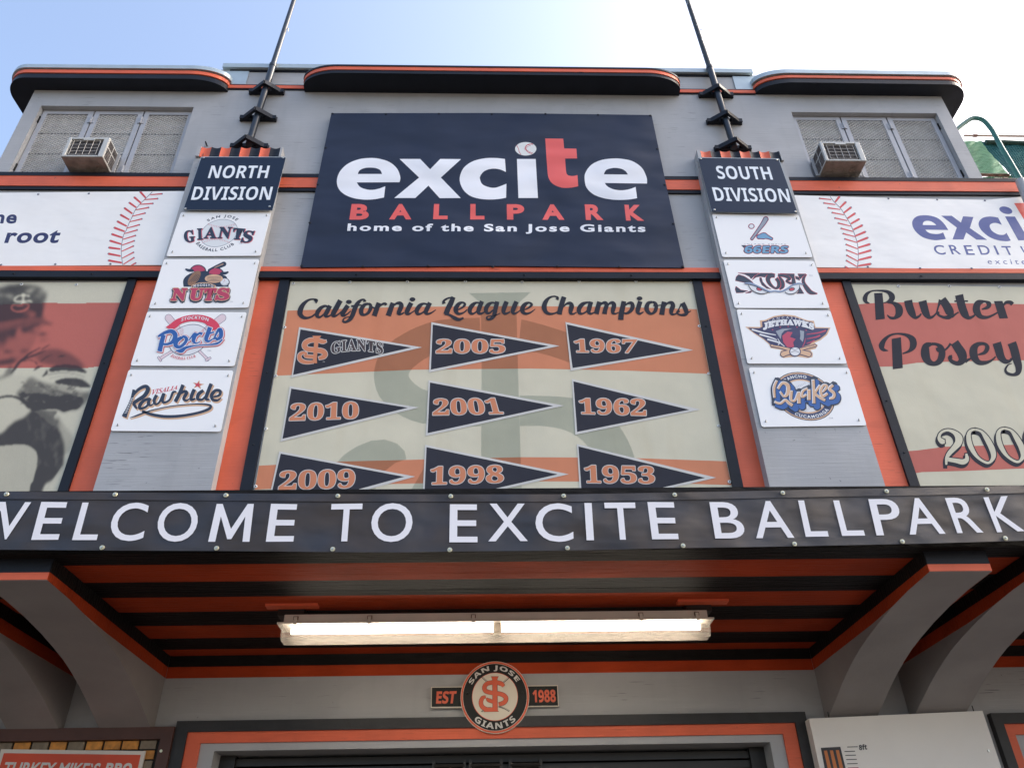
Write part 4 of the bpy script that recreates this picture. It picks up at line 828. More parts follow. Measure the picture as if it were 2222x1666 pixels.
LET = [(W1, 'W', [(-165,143),(203,147),(140,388),(-230,385)]), (W1, 'E', [(268,145),(441,147),(378,390),(202,391)]), (W1, 'L', [(535,149),(685,150),(627,392),(467,392)]), (W1, 'C', [(748,150),(972,150),(925,398),(697,398)]), (W1, 'O', [(1041,152),(1300,152),(1264,403),(1006,403)]), (W1, 'M', [(1395,158),(1657,158),(1618,403),(1350,403)]), (W1, 'E', [(1758,157),(1932,160),(1903,402),(1724,403)]),
       (I, 'T', [(719.5,1093),(787,1092),(781,1174),(713,1174)]), (W2, 'O', [(197,149),(457,149),(446,394),(186,394)]), (W2, 'E', [(688,156),(862,157),(862,396),(684,396)]), (W2, 'X', [(932,152),(1166,152),(1180,388),(930,390)]), (W2, 'C', [(1226,150),(1458,150),(1470,393),(1230,393)]), (W2, 'I', [(1537,148),(1583,148),(1598,383),(1551,383)]), (W2, 'T', [(1662,146),(1857,145),(1878,379),(1683,380)]), (W2, 'E', [(1935,142),(2105,143),(2133,376),(1965,377)]),
       (W3, 'B', [(176,146),(376,146),(412,380),(215,381)]), (W3, 'A', [(432,140),(682,138),(727,376),(480,379)]), (W3, 'L', [(750,135),(893,135),(949,368),(800,370)]), (W3, 'L', [(977,135),(1120,134),(1184,362),(1035,364)]), (W3, 'P', [(1204,127),(1385,124),(1447,357),(1258,361)]), (W3, 'A', [(1405,122),(1635,118),(1705,350),(1473,356)]), (W3, 'R', [(1700,120),(1875,112),(1950,342),(1780,346)]), (W3, 'K', [(1948,115),(2127,105),(2217,333),(2038,341)])]
def letter(A, ch, q):
    if ch == 'M':
        f = lambda u, v: tuple(q[0][j]*(1-u)*(1-v)+q[1][j]*u*(1-v)+q[2][j]*u*v+q[3][j]*(1-u)*v for j in (0, 1))
        A.poly([f(*p) for p in ((0,1),(.04,0),(.19,0),(.5,.66),(.81,0),(.96,0),(1,1),(.83,1),(.80,.33),(.55,.93),(.45,.93),(.20,.33),(.17,1))], RIBL)
    else: A.text(ch, q, RIBL, 0, 'd', .008)
WORDS = (7, 2, 6, 8); wi = 0
for wl in WORDS:
    A = Art(W1, d-.0026, .0004)
    for cr, ch, q in LET[wi:wi+wl]: A.cr = cr; letter(A, ch, q)
    A.build('lettering', wb); wi += wl
EYE = mat('eyelet_brass', (206, 200, 170), .3, .05, metal=.5)
def eyelet(par, p, dd):
    c = PY(*p, dd); MB().tube([c, c+Vector((0, -.005, 0))], [.0125, .011], EYE, 14).tube([c+Vector((0, -.005, 0)), c+Vector((0, -.011, 0))], [.006, .0045], STEEL, 8).build('eyelet', par)
for cr, L_ in ((W1, ((43,96),(747,98),(1465,103),(2191,107),(663,442),(1405,446),(2158,452))), (W2, ((693,106),(1406,104),(2107,97),(687,444),(1430,433),(2160,418))), (W3, ((651,87),(1322,77),(1971,66),(727,417),(1424,401),(2090,380)))):
    for p in L_: eyelet(wb, cr(*p), d-.004)
eyelet(wb, (-15, 1186), d-.004)

# =================================================================== DIVISION AND TEAM SIGNS ON THE PILASTERS
SN = mat('sign_navy', (23, 36, 58), .3, .03, 3, spec=.3); SW = mat('sign_white_letter', (232, 238, 244), .3, .01)
NC = crop(400, 310, 9.217); SC = crop(1500, 310, 8.508)
RIM = mat('sign_rim', (170, 180, 186), .4)
def division(lab, cr, q, t1, q1, t2, q2, bolts, top_r):
    f = thing('division_sign', lab, 'sign', PY(*cr(900, 800), -.12), 'division signs on the pilasters')
    plate('back_plate', [cr(q[0][0]-8, q[0][1]-10), cr(q[1][0]+8, q[1][1]-10), cr(q[2][0]+8, q[2][1]+6), cr(q[3][0]-8, q[3][1]+6)], -.135, .006, RIM, f, .012)
    plate('panel', [cr(*p) for p in q], -.14, .0045, SN, f, .012)
    A = Art(cr, -.14); A.text(t1, q1, SW, 0, 'sb', .0); A.build('lettering', f)
    A = Art(cr, -.14); A.text(t2, q2, SW, 0, 'sb', .0); A.build('lettering', f)
    screws(f, [cr(*b) for b in bolts], -.141, .012)
division('navy sign reading "NORTH DIVISION" on the left pilaster', NC, [(345,290),(2030,292),(1758,1345),(-18,1335)], 'NORTH', [(545,455),(1715,455),(1655,710),(468,710)], 'DIVISION', [(205,875),(1775,878),(1712,1145),(130,1145)], [(385,300),(1975,300),(1705,1275),(20,1315)], 0)
division('navy sign reading "SOUTH DIVISION" on the right pilaster', SC, [(130,280),(1610,300),(1966,1300),(385,1272)], 'SOUTH', [(440,425),(1437,445),(1512,686),(498,668)], 'DIVISION', [(378,818),(1782,850),(1838,1100),(445,1075)], [(170,295),(1575,315),(1920,1270),(425,1235)], 0)
for cr, xs in ((NC, (660, 810, 960)), (SC, (1050, 1185, 1320))):
    pass
S4 = crop(0, 580, 3.19)
def team(lab, quad, art):
    c = [sum(p[i] for p in quad)/4 for i in (0, 1)]; f = thing('team_sign', lab, 'sign', PY(*c, -.12), 'team signs stacked on the pilasters')
    plate('panel', quad, -.112, .005, WHITE, f, .022)
    sc = []
    for i, (u, v) in enumerate(((.04, .09), (.96, .09), (.94, .91), (.05, .91))):
        sc.append(tuple(quad[0][j]*(1-u)*(1-v)+quad[1][j]*u*(1-v)+quad[2][j]*u*v+quad[3][j]*(1-u)*v for j in (0, 1)))
    screws(f, sc, -.113, .0085, STEEL)
    for p in sc:                                   # little zip ends that poke out beside each screw
        q = PY(*p, -.119); MB().tube([q, q+Vector((random.uniform(-.006, .006), -.010, .012))], .0022, SLAT, 5).build('wire_tail', f)
    art(f)
pm = lambda n, c: mat('print_'+n, c, .35, .01)
K1 = pm('dark', (38, 50, 70)); K2 = pm('crimson', (186, 62, 92)); K3 = pm('tan', (216, 176, 142)); K4 = pm('royal', (40, 92, 164)); K5 = pm('red', (206, 64, 82)); K6 = pm('sky', (110, 160, 196)); K7 = pm('pale', (226, 228, 232)); K8 = pm('rose', (214, 108, 122)); K9 = pm('greyblue', (132, 150, 180)); KA = pm('wood', (226, 206, 212)); KG = pm('grey', (150, 158, 170)); KB = pm('navy', (40, 66, 116)); KC = pm('black', (32, 30, 32)); KM = pm('maroon_ribbon', (216, 62, 86))
def sel(cx, cyy, rx, ry, sh, a0, a1, k0, k1):      # text or ring on a leaning ellipse
    def fn(u, v):
        a = math.radians(a0+(a1-a0)*u); k = k0+(k1-k0)*v; return cx+rx*k*math.cos(a)+sh*ry*k*math.sin(a), cyy-ry*k*math.sin(a)
    return fn
def ring(A, cx, cyy, rx, ry, sh, w_, mt, lay, a0=0, a1=360, n=40, k=1.0):
    f = sel(cx, cyy, rx, ry, sh, a0, a1, k, k); A.stroke([(*f(i/n, 0), w_) for i in range(n+1)], mt, lay, n=2)
def disc(A, cx, cyy, rx, ry, sh, mt, lay, n=36):
    f = sel(cx, cyy, rx, ry, sh, 0, 360, 1, 1); A.poly([f(i/n, 0) for i in range(n)], mt, lay)
dd = -.112
def a_giants(f):
    cr = crop(380, 460, 11.642)
    A = Art(cr, dd); g_ = (1110, 535, 455, 347, .317); disc(A, *g_, pm('ball', (222, 226, 228)), 0); ring(A, *g_, 12, KG, 1)
    for i in range(17):
        x = 840+42*i; yy = 310+70*math.sin(math.pi*i/16); A.stroke([(x-14, yy-20, 7), (x+6, yy, 7), (x-10, yy+20, 7)], K8, 1, n=2)
        x = 700+42*i; yy = 770-75*math.sin(math.pi*i/16); A.stroke([(x-14, yy-20, 7), (x+6, yy, 7), (x-10, yy+20, 7)], K8, 1, n=2)
    A.build('ball_print', f)
    A = Art(cr, dd-.001)
    for ch, q in zip('GIANTS', ([(215,480),(470,455),(505,755),(245,770)], [(560,422),(680,418),(700,695),(565,700)], [(830,385),(985,385),(1040,662),(722,668)], [(1130,385),(1445,385),(1375,668),(1072,668)], [(1480,405),(1765,430),(1680,695),(1445,690)], [(1760,465),(2025,485),(1905,780),(1650,765)])):
        if ch == 'A': q = [(790,385),(1030,385),(1040,664),(722,668)]
        A.gtext(ch, [(x+14, y+6) for x, y in q], K8, 12, 0, 'rb', .01); A.gtext(ch, q, K1, 7, 1, 'rb', .01)
    A.build('wordmark', f)
    A = Art(cr, dd)
    A.arc('SAN JOSE', sel(1110, 535, 455, 347, .317, 134, 50, 1.1, 1.33), K1, 0, 'd', .03, 1.5); A.arc('BASEBALL CLUB', sel(1110, 535, 455, 347, .317, 214, 322, 1.34, 1.13), K1, 0, 'd', .03, 1.3)
    A.text('TM', [(1610,790),(1690,790),(1680,815),(1605,815)], KG); A.build('small_lettering', f)
def a_nuts(f):
    cr = crop(330, 560, 9.617); A = Art(cr, dd)
    A.poly([(660,600,1),(650,470),(720,370),(860,300),(1080,270),(1300,300),(1440,340),(1560,400),(1600,600,1)], K1, 0, smooth=True)
    for cx_, cyy_, s_ in ((960, 225, -1), (1330, 285, 1)):
        A.poly([(cx_-170, cyy_+45, 1), (cx_-150, cyy_-20), (cx_-60, cyy_-80), (cx_+60, cyy_-80), (cx_+150, cyy_-20), (cx_+170, cyy_+45, 1), (cx_, cyy_+75)], K1, 1, smooth=True); A.poly([(cx_-145, cyy_+38, 1), (cx_-125, cyy_-15), (cx_-50, cyy_-62), (cx_+50, cyy_-62), (cx_+125, cyy_-15), (cx_+145, cyy_+38, 1), (cx_, cyy_+60)], K2, 2, smooth=True)
        A.stroke([(cx_+s_*120, cyy_+35, 50), (cx_+s_*200, cyy_+30, 44), (cx_+s_*250, cyy_+10, 26)], K1, 2, 6, cap=True)
    NB = mat('print_nut_brown', (150, 112, 84), .4); A.dot(880, 420, 185, 92, NB, 3, 24, a0=2.25); A.dot(1290, 430, 190, 88, K3, 3, 24)
    for k in range(4): A.stroke([(760+50*k, 510-8*k, 8), (850+40*k, 420, 10), (930+22*k, 330+8*k, 6)], K1, 4, n=3); A.stroke([(1150, 385+28*k, 6), (1290, 400+28*k, 9), (1440, 385+28*k, 6)], K1, 4, n=3)
    A.stroke([(1200, 262, 60), (1350, 190, 74), (1500, 125, 84)], K1, 0, 8, cap=True); A.stroke([(1300, 205, 12), (1400, 160, 14), (1490, 122, 14)], K3, 1)
    A.dot(1515, 505, 108, 92, K1, 0); A.dot(1515, 500, 88, 75, K7, 1); A.stroke([(1500, 440, 5), (1520, 470, 6), (1490, 500, 5)], K2, 2); A.stroke([(1450, 540, 5), (1520, 560, 6), (1590, 530, 5)], K1, 2)
    A.poly([(815,575,1),(960,520),(1080,508),(1200,520),(1335,575,1),(1290,640,1),(850,640,1)], K3, 2, smooth=True); A.poly([(835,582,1),(960,535),(1080,524),(1200,535),(1310,580,1),(1270,640,1),(860,640,1)], K1, 3, smooth=True)
    A.arc('MODESTO', lambda u, v: (865+415*u, 618-28*4*u*(1-u)-v*52), K7, 4, 'd', .03, 1.4); A.build('emblem_print', f)
    A = Art(cr, dd-.0028)
    for ch, q in zip('NUTS', ([(455,640),(730,640),(685,878),(400,878)], [(815,640),(1085,640),(1040,872),(770,872)], [(1110,640),(1345,640),(1270,872),(1080,872)], [(1385,630),(1620,640),(1590,868),(1320,868)])):
        A.gtext(ch, q, K1, 44, 0, 'rb', .01, dy=18, dx=-6); A.gtext(ch, q, K3, 26, 1, 'rb', .01); A.gtext(ch, q, K2, 13, 2, 'rb', .01)
    A.text('TM', [(1620,898),(1690,898),(1682,918),(1615,918)], KG); A.build('wordmark', f)
def a_ports(f):
    cr = crop(290, 670, 9.217); A = Art(cr, dd)
    for st in ([(700,185,140),(790,290,130),(960,480,90),(1200,730,56),(1400,930,44),(1480,1010,60)], [(1775,180,140),(1640,280,130),(1350,500,90),(1000,720,56),(700,890,44),(540,990,60)]):
        A.stroke(st, KB, 0, 7, cap=True); A.stroke(st, KA, 1, 0, cap=True)
    A.stroke([(1440,1035,36),(1540,975,36)], KB, 1, 6); A.stroke([(1440,1035,36),(1540,975,36)], KA, 2); A.stroke([(490,960,36),(550,1045,36)], KB, 1, 6); A.stroke([(490,960,36),(550,1045,36)], KA, 2)
    disc(A, 1100, 621, 380, 309, .29, K7, 2); ring(A, 1100, 621, 380, 309, .29, 10, KB, 3)
    for k in range(4): A.stroke([(920,410+38*k,7),(960,398+36*k,7),(1000,420+36*k,7)], K8, 3, n=3); A.stroke([(1340+10*k,470-20*k,6),(1410,440-14*k,6)], K8, 3, n=2)
    A.build('bats_and_ball', f); A = Art(cr, dd-.0028)
    rb = [(640,365,1),(715,318),(860,210),(1050,140),(1250,118),(1420,135),(1580,195),(1690,290),(1735,385,1),(1600,430,1),(1470,330,1),(1400,280),(1250,250),(1100,255),(950,300),(860,370),(760,425,1)]
    A.poly(rb, KM, 0, smooth=True); A.arc('STOCKTON', lambda u, v: (948+545*u+12*v, 252-48*4*u*(1-u)-(v)*62), K7, 1, 'sb', 0, 1.1)
    A.build('ribbon_print', f); A = Art(cr, dd-.0028); A.arc('BASEBALL CLUB', sel(1100, 621, 380, 309, .29, 236, 300, 1.28, 1.10), K5, 1, 'rb', .0, 1.1); A.build('ribbon_print', f)
    A = Art(cr, dd-.0036); P_ = [[(600,520,86),(555,690,90),(520,850,90)],[(490,555,40),(620,480,60),(760,450,84),(835,530,96),(790,650,76),(680,705,50),(575,705,40)],[(960,572,60),(865,640,84),(840,730,84),(920,765,60),(1020,690,60),(1060,600,64),(1000,555,50),(945,600,36)],[(1100,640,20),(1150,570,28),(1215,497,44)],[(1250,482,74),(1205,590,78),(1200,650,64),(1255,690,28),(1330,655,20)],[(1255,545,28),(1320,488,44),(1372,508,62)],[(1530,370,84),(1480,510,84),(1450,610,76),(1500,650,44),(1590,600,20)],[(1440,500,32),(1520,490,32),(1610,465,30)],[(1600,615,30),(1690,430,50),(1740,430,84),(1745,550,78),(1670,612,50),(1640,570,36)],[(1775,610,26),(1680,690,44),(1500,718,26),(1250,735,26),(1050,775,54),(950,840,84),(840,828,14)]]
    for lay, mt, g_, dx in ((0, K5, 22, 10), (1, K7, 13, 2), (2, K4, 0, 0)):
        for st in P_: A.stroke(st, mt, lay, g_, dx, dx*.6)
    A.text('TM', [(1475,825),(1550,825),(1545,850),(1470,850)], KG); A.build('wordmark', f)
def a_rawhide(f):
    cr = crop(240, 800, 8.193); A = Art(cr, dd)
    P_ = [[(415,370,50),(375,540,50),(300,720,62),(240,855,92)],[(400,470,40),(500,365,54),(620,312,64),(665,370,76),(600,480,70),(480,560,64),(415,620,60),(470,710,30)],[(700,535,54),(600,560,54),(525,640,64),(525,705,50),(620,680,40),(700,600,40)],[(705,520,50),(670,620,54),(720,650,30),(780,600,20)],[(820,465,56),(775,560,56),(800,630,40),(870,590,36),(945,440,54)],[(955,435,50),(920,550,56),(955,600,42),(1050,550,36),(1110,420,44),(1170,410,26)],[(1290,285,64),(1230,430,64),(1150,585,66)],[(1190,480,30),(1300,405,54),(1350,430,64),(1300,530,54),(1350,565,34),(1400,530,20)],[(1490,365,64),(1440,480,64),(1435,550,50),(1510,530,28)],[(1650,385,54),(1565,450,66),(1550,535,54),(1630,545,40),(1700,470,30)],[(1790,265,64),(1725,430,64),(1695,530,54),(1760,550,24)],[(1830,500,30),(1930,470,44),(1950,400,54),(1870,385,54),(1800,460,64),(1815,545,54),(1900,560,40),(1965,515,16)],
          [(560,750,44),(750,815,52),(1000,848,54),(1300,830,48),(1600,770,46),(1765,700,50),(1750,640,34),(1500,625,20),(1100,660,18),(800,720,20),(620,772,24),(480,825,28),(340,872,10)]]
    for lay, mt, g_, dx, dy in ((0, K3, 4, 20, 24), (1, K1, 0, 0, 0)):
        for st in P_: A.stroke(st, mt, lay, g_, dx, dy)
    for k in range(9): t_ = k/8; x, y_ = 385-110*t_, 525+255*t_; A.stroke([(x-26, y_+10, 10), (x+22, y_-10, 10)], K7, 2, n=2)
    A.build('wordmark', f); A = Art(cr, dd)
    for r1, mt, lay, ox in ((112, K3, 0, 6), (78, K5, 1, 0)):
        A.poly([(1552+ox+(r1 if i % 2 == 0 else r1*.38)*math.sin(math.pi*i/5+.18), 285-(r1 if i % 2 == 0 else r1*.38)*.78*math.cos(math.pi*i/5+.18)) for i in range(10)], mt, lay)
    A.build('star', f); A = Art(cr, dd); A.text('VISALIA', [(745,370),(1195,292),(1185,365),(735,465)], K5, 0, 'rbi', .01); A.build('small_lettering', f)
def a_sixty(f):
    cr = crop(1540, 460, 9.617); A = Art(cr, dd); q = [(735,705),(1640,712),(1625,860),(720,858)]
    A.poly([(655,694),(760,694),(760,860),(725,855),(700,820),(720,760)], K1, 0)
    for c, g_, lay in ((K5, 20, 0), (K1, 13, 1), (K6, 1, 2)): A.gtext('66ERS', q, c, g_, lay, 'sb', .012)
    A.build('wordmark', f); A = Art(cr, dd)
    for c_, g_, lay in ((K5, 20, 0), (KB, 13, 1), (KG, 0, 2)): A.stroke([(880, 560, 34), (1000, 400, 44), (1110, 250, 66), (1170, 150, 80)], c_, lay, g_, cap=True)
    for c_, g_, lay in ((K5, 20, 0), (KB, 13, 1), (K6, 0, 2)): A.stroke([(1020, 520, 60), (1130, 500, 110), (1200, 520, 60), (1290, 560, 30)], c_, lay, g_, cap=True)
    A.dot(870, 300, 68, 58, K5, 0); A.dot(870, 300, 60, 50, KB, 1); A.dot(870, 300, 48, 40, K7, 2); A.build('bat_cap_and_ball', f)
    A = Art(cr, dd); A.text('INLAND EMPIRE', [(730,657),(1590,664),(1590,684),(730,678)], KG, 0, 'd', .02, 1.8); A.build('small_lettering', f)
def a_storm(f):
    cr = crop(1570, 560, 9.617); A = Art(cr, dd)
    PL = [[(315,345),(430,380),(540,450),(605,505),(640,560),(440,510),(245,470),(262,395)],[(300,312),(750,315),(660,360),(572,435),(540,385),(440,335)],[(595,455),(660,370),(770,316),(1020,318),(905,350),(865,400),(770,385),(680,398)],[(752,405),(790,412),(815,500),(900,590),(1000,655),(900,632),(800,560),(757,470)],
          [(1180,322),(1480,330),(1478,400),(1512,540),(1440,545),(1395,545),(1420,500),(1430,430),(1380,375),(1290,340)],[(1500,375),(1580,408),(1592,465),(1505,432)],[(1550,330),(1720,330),(1650,385),(1600,440),(1580,400)],[(1590,600),(1680,742),(1520,740),(1565,690)],[(258,590),(360,665),(515,685),(400,722),(265,725),(243,650)],[(455,730),(560,690),(600,690),(560,725)]]
    SK = [[(1065,370,70),(975,365,92),(925,440,84),(975,550,56),(1080,630,34),(1150,590,64),(1150,500,64),(1100,425,60)],[(1140,355,50),(1290,375,56),(1380,430,56),(1310,482,30),(1400,525,44)],[(1160,390,30),(1225,490,66),(1235,590,66),(1175,655,20)],[(1725,345,16),(1672,420,50),(1672,520,60),(1745,640,86),(1820,715,80),(1950,742,14)]]
    for p in PL: A.stroke([(*q_, 12) for q_ in p+p[:1]], K5, 0, n=1); A.poly(p, K1, 1)
    for st in SK: A.stroke(st, K5, 0, 8); A.stroke(st, K1, 1)
    A.build('wordmark', f); A = Art(cr, dd-.003)
    for p in ([(525,565),(650,580),(780,640),(930,705),(850,742),(720,730),(610,670)], [(1290,705),(1380,640),(1450,585),(1585,565),(1570,650),(1500,725),(1400,748)]): A.poly(p, K7, 0, smooth=True)
    A.dot(745, 645, 66, 38, K1, 1, a0=.2); A.dot(745, 648, 48, 24, K5, 2, a0=.2); A.dot(1425, 650, 66, 38, K1, 1, a0=-.2); A.dot(1425, 652, 48, 24, K5, 2, a0=-.2)
    A.stroke([(430,525,16),(560,528,44),(680,575,38),(830,645,38),(960,697,34),(1070,688,28),(1200,697,34),(1330,640,38),(1430,570,32),(1560,530,34),(1670,550,16)], K9, 3); A.stroke([(440,535,6),(560,555,14),(700,600,16),(850,675,14),(960,720,10)], K1, 4); A.stroke([(520,565,10),(600,680,14),(760,742,16),(880,732,14),(940,705,10)], K1, 4); A.stroke([(1280,705,10),(1360,748,14),(1480,735,16),(1572,650,14),(1592,560,10)], K1, 4)
    A.text('TM', [(1780,352),(1855,352),(1850,376),(1778,376)], KG); A.build('eyes_print', f)
def a_hawks(f):
    cr = crop(1600, 670, 8.848); A = Art(cr, dd)
    A.poly([(150,345),(445,350),(430,225),(530,215),(700,140),(900,108),(1100,130),(1340,220),(1470,232),(1500,352),(1787,360),(1725,500),(1600,600),(1480,655),(1545,700),(1505,765),(1400,790),(1450,860),(1440,925),(1350,945),(1130,915),(880,945),(810,895),(830,800),(870,790),(640,755),(605,680),(500,590),(300,460)], K3, 0)
    A.poly([(205,365),(420,372),(480,345),(475,245),(550,235),(700,165),(900,135),(1100,155),(1340,240),(1440,255),(1490,372),(1755,375),(1700,485),(1580,580),(1440,640),(1380,690),(1120,770),(900,750),(640,690),(500,570),(310,450)], KB, 1)
    for k in range(3):
        y_ = 395+95*k; x_ = 275+150*k; A.stroke([(x_, y_, 30), (x_+220, y_+62, 26), (740+20*k, y_+108, 14)], K7, 2, n=3); A.stroke([(1700-110*k, 415+95*k, 30), (1560-60*k, 460+85*k, 26), (1330, 490+88*k, 14)], K2, 2, n=3)
    A.poly([(735,430),(860,385),(1060,380),(900,420),(850,480),(830,580)], KG, 2); A.poly([(1200,410),(1280,430),(1275,560),(1255,635),(1200,580),(1210,510)], KG, 2)
    A.stroke([(775,570,8),(830,660,16),(930,740,10)], K7, 2); A.stroke([(1305,560,8),(1290,650,16),(1245,735,10)], K2, 2)
    A.poly([(860,520),(960,440),(1060,450),(1010,540),(1120,580),(1070,640),(1090,735),(960,740),(880,640)], K2, 3)
    for x, y_ in ((675,402),(822,352),(975,340),(1145,352),(1320,410)): A.dot(x, y_, 15, 13, K2, 2, 5)
    for st in ([(690,712,26),(860,745,34),(1100,810,60),(1300,850,84),(1370,870,90)], [(1470,712,26),(1340,745,34),(1100,810,60),(930,850,84),(880,870,90)]): A.stroke(st, KB, 3, 14, cap=True); A.stroke(st, K3, 4, 0, cap=True)
    A.dot(665, 705, 34, 34, KB, 3); A.dot(665, 705, 20, 20, K3, 4); A.dot(1490, 705, 34, 34, KB, 3); A.dot(1490, 705, 20, 20, K3, 4)
    A.dot(1108, 822, 112, 95, KB, 5, 24); A.dot(1108, 820, 94, 78, K7, 6, 24); A.stroke([(1045,765,6),(1105,785,8),(1165,765,6)], KB, 7); A.stroke([(1020,840,6),(1105,812,8),(1190,840,6)], KB, 7)
    A.build('emblem_print', f); A = Art(cr, dd-.0028)
    bow = lambda u: 112*4*u*(1-u)
    A.arc('LANCASTER', lambda u, v: (598+700*u, 252-66*4*u*(1-u)-v*44+8*u), K7, 0, 'd', .0, 1.9)
    A.garc('JETHAWKS', lambda u, v: (500+965*u, 408-bow(u)*.85-v*(128-20*math.sin(math.pi*u))+12*u), K7, 9, 1, 'rb', .01, 1.06); A.build('wordmark', f)
def a_quakes(f):
    cr = crop(1620, 790, 8.193); A = Art(cr, dd); G_ = (1025, 572, 530, 433, -.277)
    disc(A, *G_, K1, 0); disc(A, 1025, 572, 515, 420, -.277, K3, 1); disc(A, 1025, 572, 495, 400, -.277, pm('ring', (48, 62, 100)), 2); disc(A, 1025, 572, 375, 305, -.277, K3, 3); disc(A, 1025, 572, 350, 280, -.277, K7, 4)
    for k in range(7): A.stroke([(860+28*k, 400-12*k, 5), (880+28*k, 440-16*k, 5)], KG, 5, n=2); A.stroke([(1030+24*k, 820-14*k, 5), (1050+24*k, 850-18*k, 5)], KG, 5, n=2)
    A.arc('RANCHO', sel(*G_, 128, 72, .76, .88), K7, 5, 'd', .04, 1.3); A.arc('CUCAMONGA', sel(*G_, 236, 322, .90, .77), K7, 5, 'd', .04, 1.3); A.build('ring_print', f)
    A = Art(cr, dd-.003); Q_ = [[(540,290,50),(490,420,60),(500,600,50)],[(560,440,50),(640,335,60),(735,380,84),(735,510,84),(670,575,50),(600,490,44)],[(500,670,50),(600,700,50),(690,640,54),(760,695,64),(820,735,64)],[(800,470,64),(792,630,60),(860,645,50),(920,520,64)],[(930,490,70),(932,600,70),(935,700,70)],[(1090,430,50),(1000,480,54),(990,580,54),(1070,540,44)],[(1110,450,72),(1110,640,72)],[(1185,275,64),(1195,500,64),(1200,700,64)],[(1310,375,54),(1225,510,50),(1300,590,60),(1400,645,54)],[(1355,500,40),(1430,400,60),(1370,375,54),(1320,470,64),(1350,570,64),(1445,520,54)],[(1540,370,64),(1475,440,64),(1555,515,64),(1545,590,64),(1475,615,44)]]
    for lay, mt, g_, dx, dy in ((0, K1, 44, 10, 10), (1, K1, 38, 60, 60), (2, K4, 28, 50, 50), (3, K1, 8, 2, 2), (4, K7, 0, -7, -4), (5, K3, -6, 2, 2)):
        for st in Q_: A.stroke(st, mt, lay, g_, dx, dy, cap=lay < 3, wf=.85)
    A.text('TM', [(1465,945),(1530,945),(1532,968),(1468,968)], KG); A.build('wordmark', f)
AZ = crop(0, 100, 3.16)
team('white team sign reading "SAN JOSE GIANTS BASEBALL CLUB" over a ball, just under "NORTH DIVISION"', [AZ(1242,1138), AZ(1860,1138), AZ(1785,1438), AZ(1140,1441)], a_giants)
team('white team sign reading "MODESTO NUTS" in crimson capitals', [(356,562.7), (563,562.7), S4(1718,279), S4(1030,284)], a_nuts)
team('white team sign with red "STOCKTON" ribbon, blue "Ports" and crossed bats', [S4(1020,307), S4(1708,311), S4(1622,684), S4(903,680)], a_ports)
team('white team sign with "VISALIA Rawhide" script, red star and rope loop', [S4(891,708), S4(1616,713), S4(1528,1137), S4(765,1131)], a_rawhide)
s1 = crop(1540, 460, 9.617); team('white team sign reading "INLAND EMPIRE 66ERS", just under "SOUTH DIVISION"', [s1(45,40), s1(1858,66), s1(2148,945), s1(262,940)], a_sixty)
s2 = crop(1570, 560, 9.617); team('white team sign with angular navy "STORM" lettering over a pair of red eyes', [s2(-5,40), s2(1885,58), s2(2215,1042), s2(235,1040)], a_storm)
s3 = crop(1600, 670, 8.848); team('white team sign reading "LANCASTER JETHAWKS" over a winged navy shield', [s3(-15,8), s3(1785,38), s3(2105,1052), s3(195,1050)], a_hawks)
s4_ = crop(1620, 790, 8.193); team('white team sign with round "RANCHO CUCAMONGA" ring and tan "Quakes" lettering', [s4_(38,60), s4_(1820,65), s4_(2135,1088), s4_(268,1115)], a_quakes)

# =================================================================== UNDER THE CANOPY
EC = crop(900, 1400, 6.32)
em = thing('round_emblem_sign', 'round black and orange "SAN JOSE GIANTS" sign with "EST 1988" side plates over the gate', 'sign', PY(*EC(1100, 696), -.05))
BK = mat('emblem_black', (20, 20, 21), .45, .1, 6, spec=.25); EO = mat('emblem_orange', (218, 84, 42), .4, .05, 6); EW = mat('emblem_cream', (222, 212, 196), .4, .02, 4); EL = mat('emblem_letter', (206, 204, 200), .45)
MB().slab([PY(*p, -.035) for p in (EC(224,566), EC(1962,541), EC(1976,832), EC(220,856))], .02, EW).build('side_bar_rim', em)
MB().slab([PY(*p, -.0375) for p in (EC(236,576), EC(1952,552), EC(1965,820), EC(232,838))], .002, BK).build('side_bar', em)
A = Art(EC, -.0375); A.text('EST', [(300,624),(577,620),(552,792),(290,797)], EO, 0, 'sb', .02); A.build('lettering', em); A = Art(EC, -.0375); A.text('1988', [(1612,606),(1928,600),(1938,774),(1622,778)], EO, 0, 'sb', .02); A.build('lettering', em)
cc = PY(*EC(1100, 696), -.06); RR = (PY(*EC(1572, 690), -.06)-PY(*EC(628, 690), -.06)).x/2
def wdisc(name, r, y, t, mt, r2=0):
    n = 72; m_ = MB()
    P_ = lambda rr, yy: [(cc.x+rr*math.cos(2*math.pi*i/n), yy, cc.z+rr*math.sin(2*math.pi*i/n)) for i in range(n)]
    m_.slab(P_(r, y)[::-1], t, mt); m_.build(name, em)
wdisc('rim', RR, -.055, .03, EW); wdisc('orange_ring', RR*.985, -.0575, .0024, EO); wdisc('thin_ring', RR*.935, -.059, .0014, EW); wdisc('black_ring', RR*.925, -.0605, .0014, BK); wdisc('thin_ring', RR*.668, -.062, .0014, EO); wdisc('ball_face', RR*.655, -.0635, .0014, EW)
class WArt(Art):
    def P(s, x, y, lay=0): return Vector((cc.x+x*RR, s.d-s.step*(lay+1)-s.k*.00001, cc.z+y*RR))
def warc(t, a0, a1, r0, r1, sp_=1.1):
    A = WArt(None, -.0606); A.arc(t, lambda u, v: ((r0+(r1-r0)*v)*math.cos(math.radians(a0+(a1-a0)*u)), (r0+(r1-r0)*v)*math.sin(math.radians(a0+(a1-a0)*u))), EL, 0, 'sb', .012, sp_); A.build('lettering', em)
warc('SAN JOSE', 153, 32, .71, .88, 1.12); warc('GIANTS', 226, 313, .885, .715, 1.12)
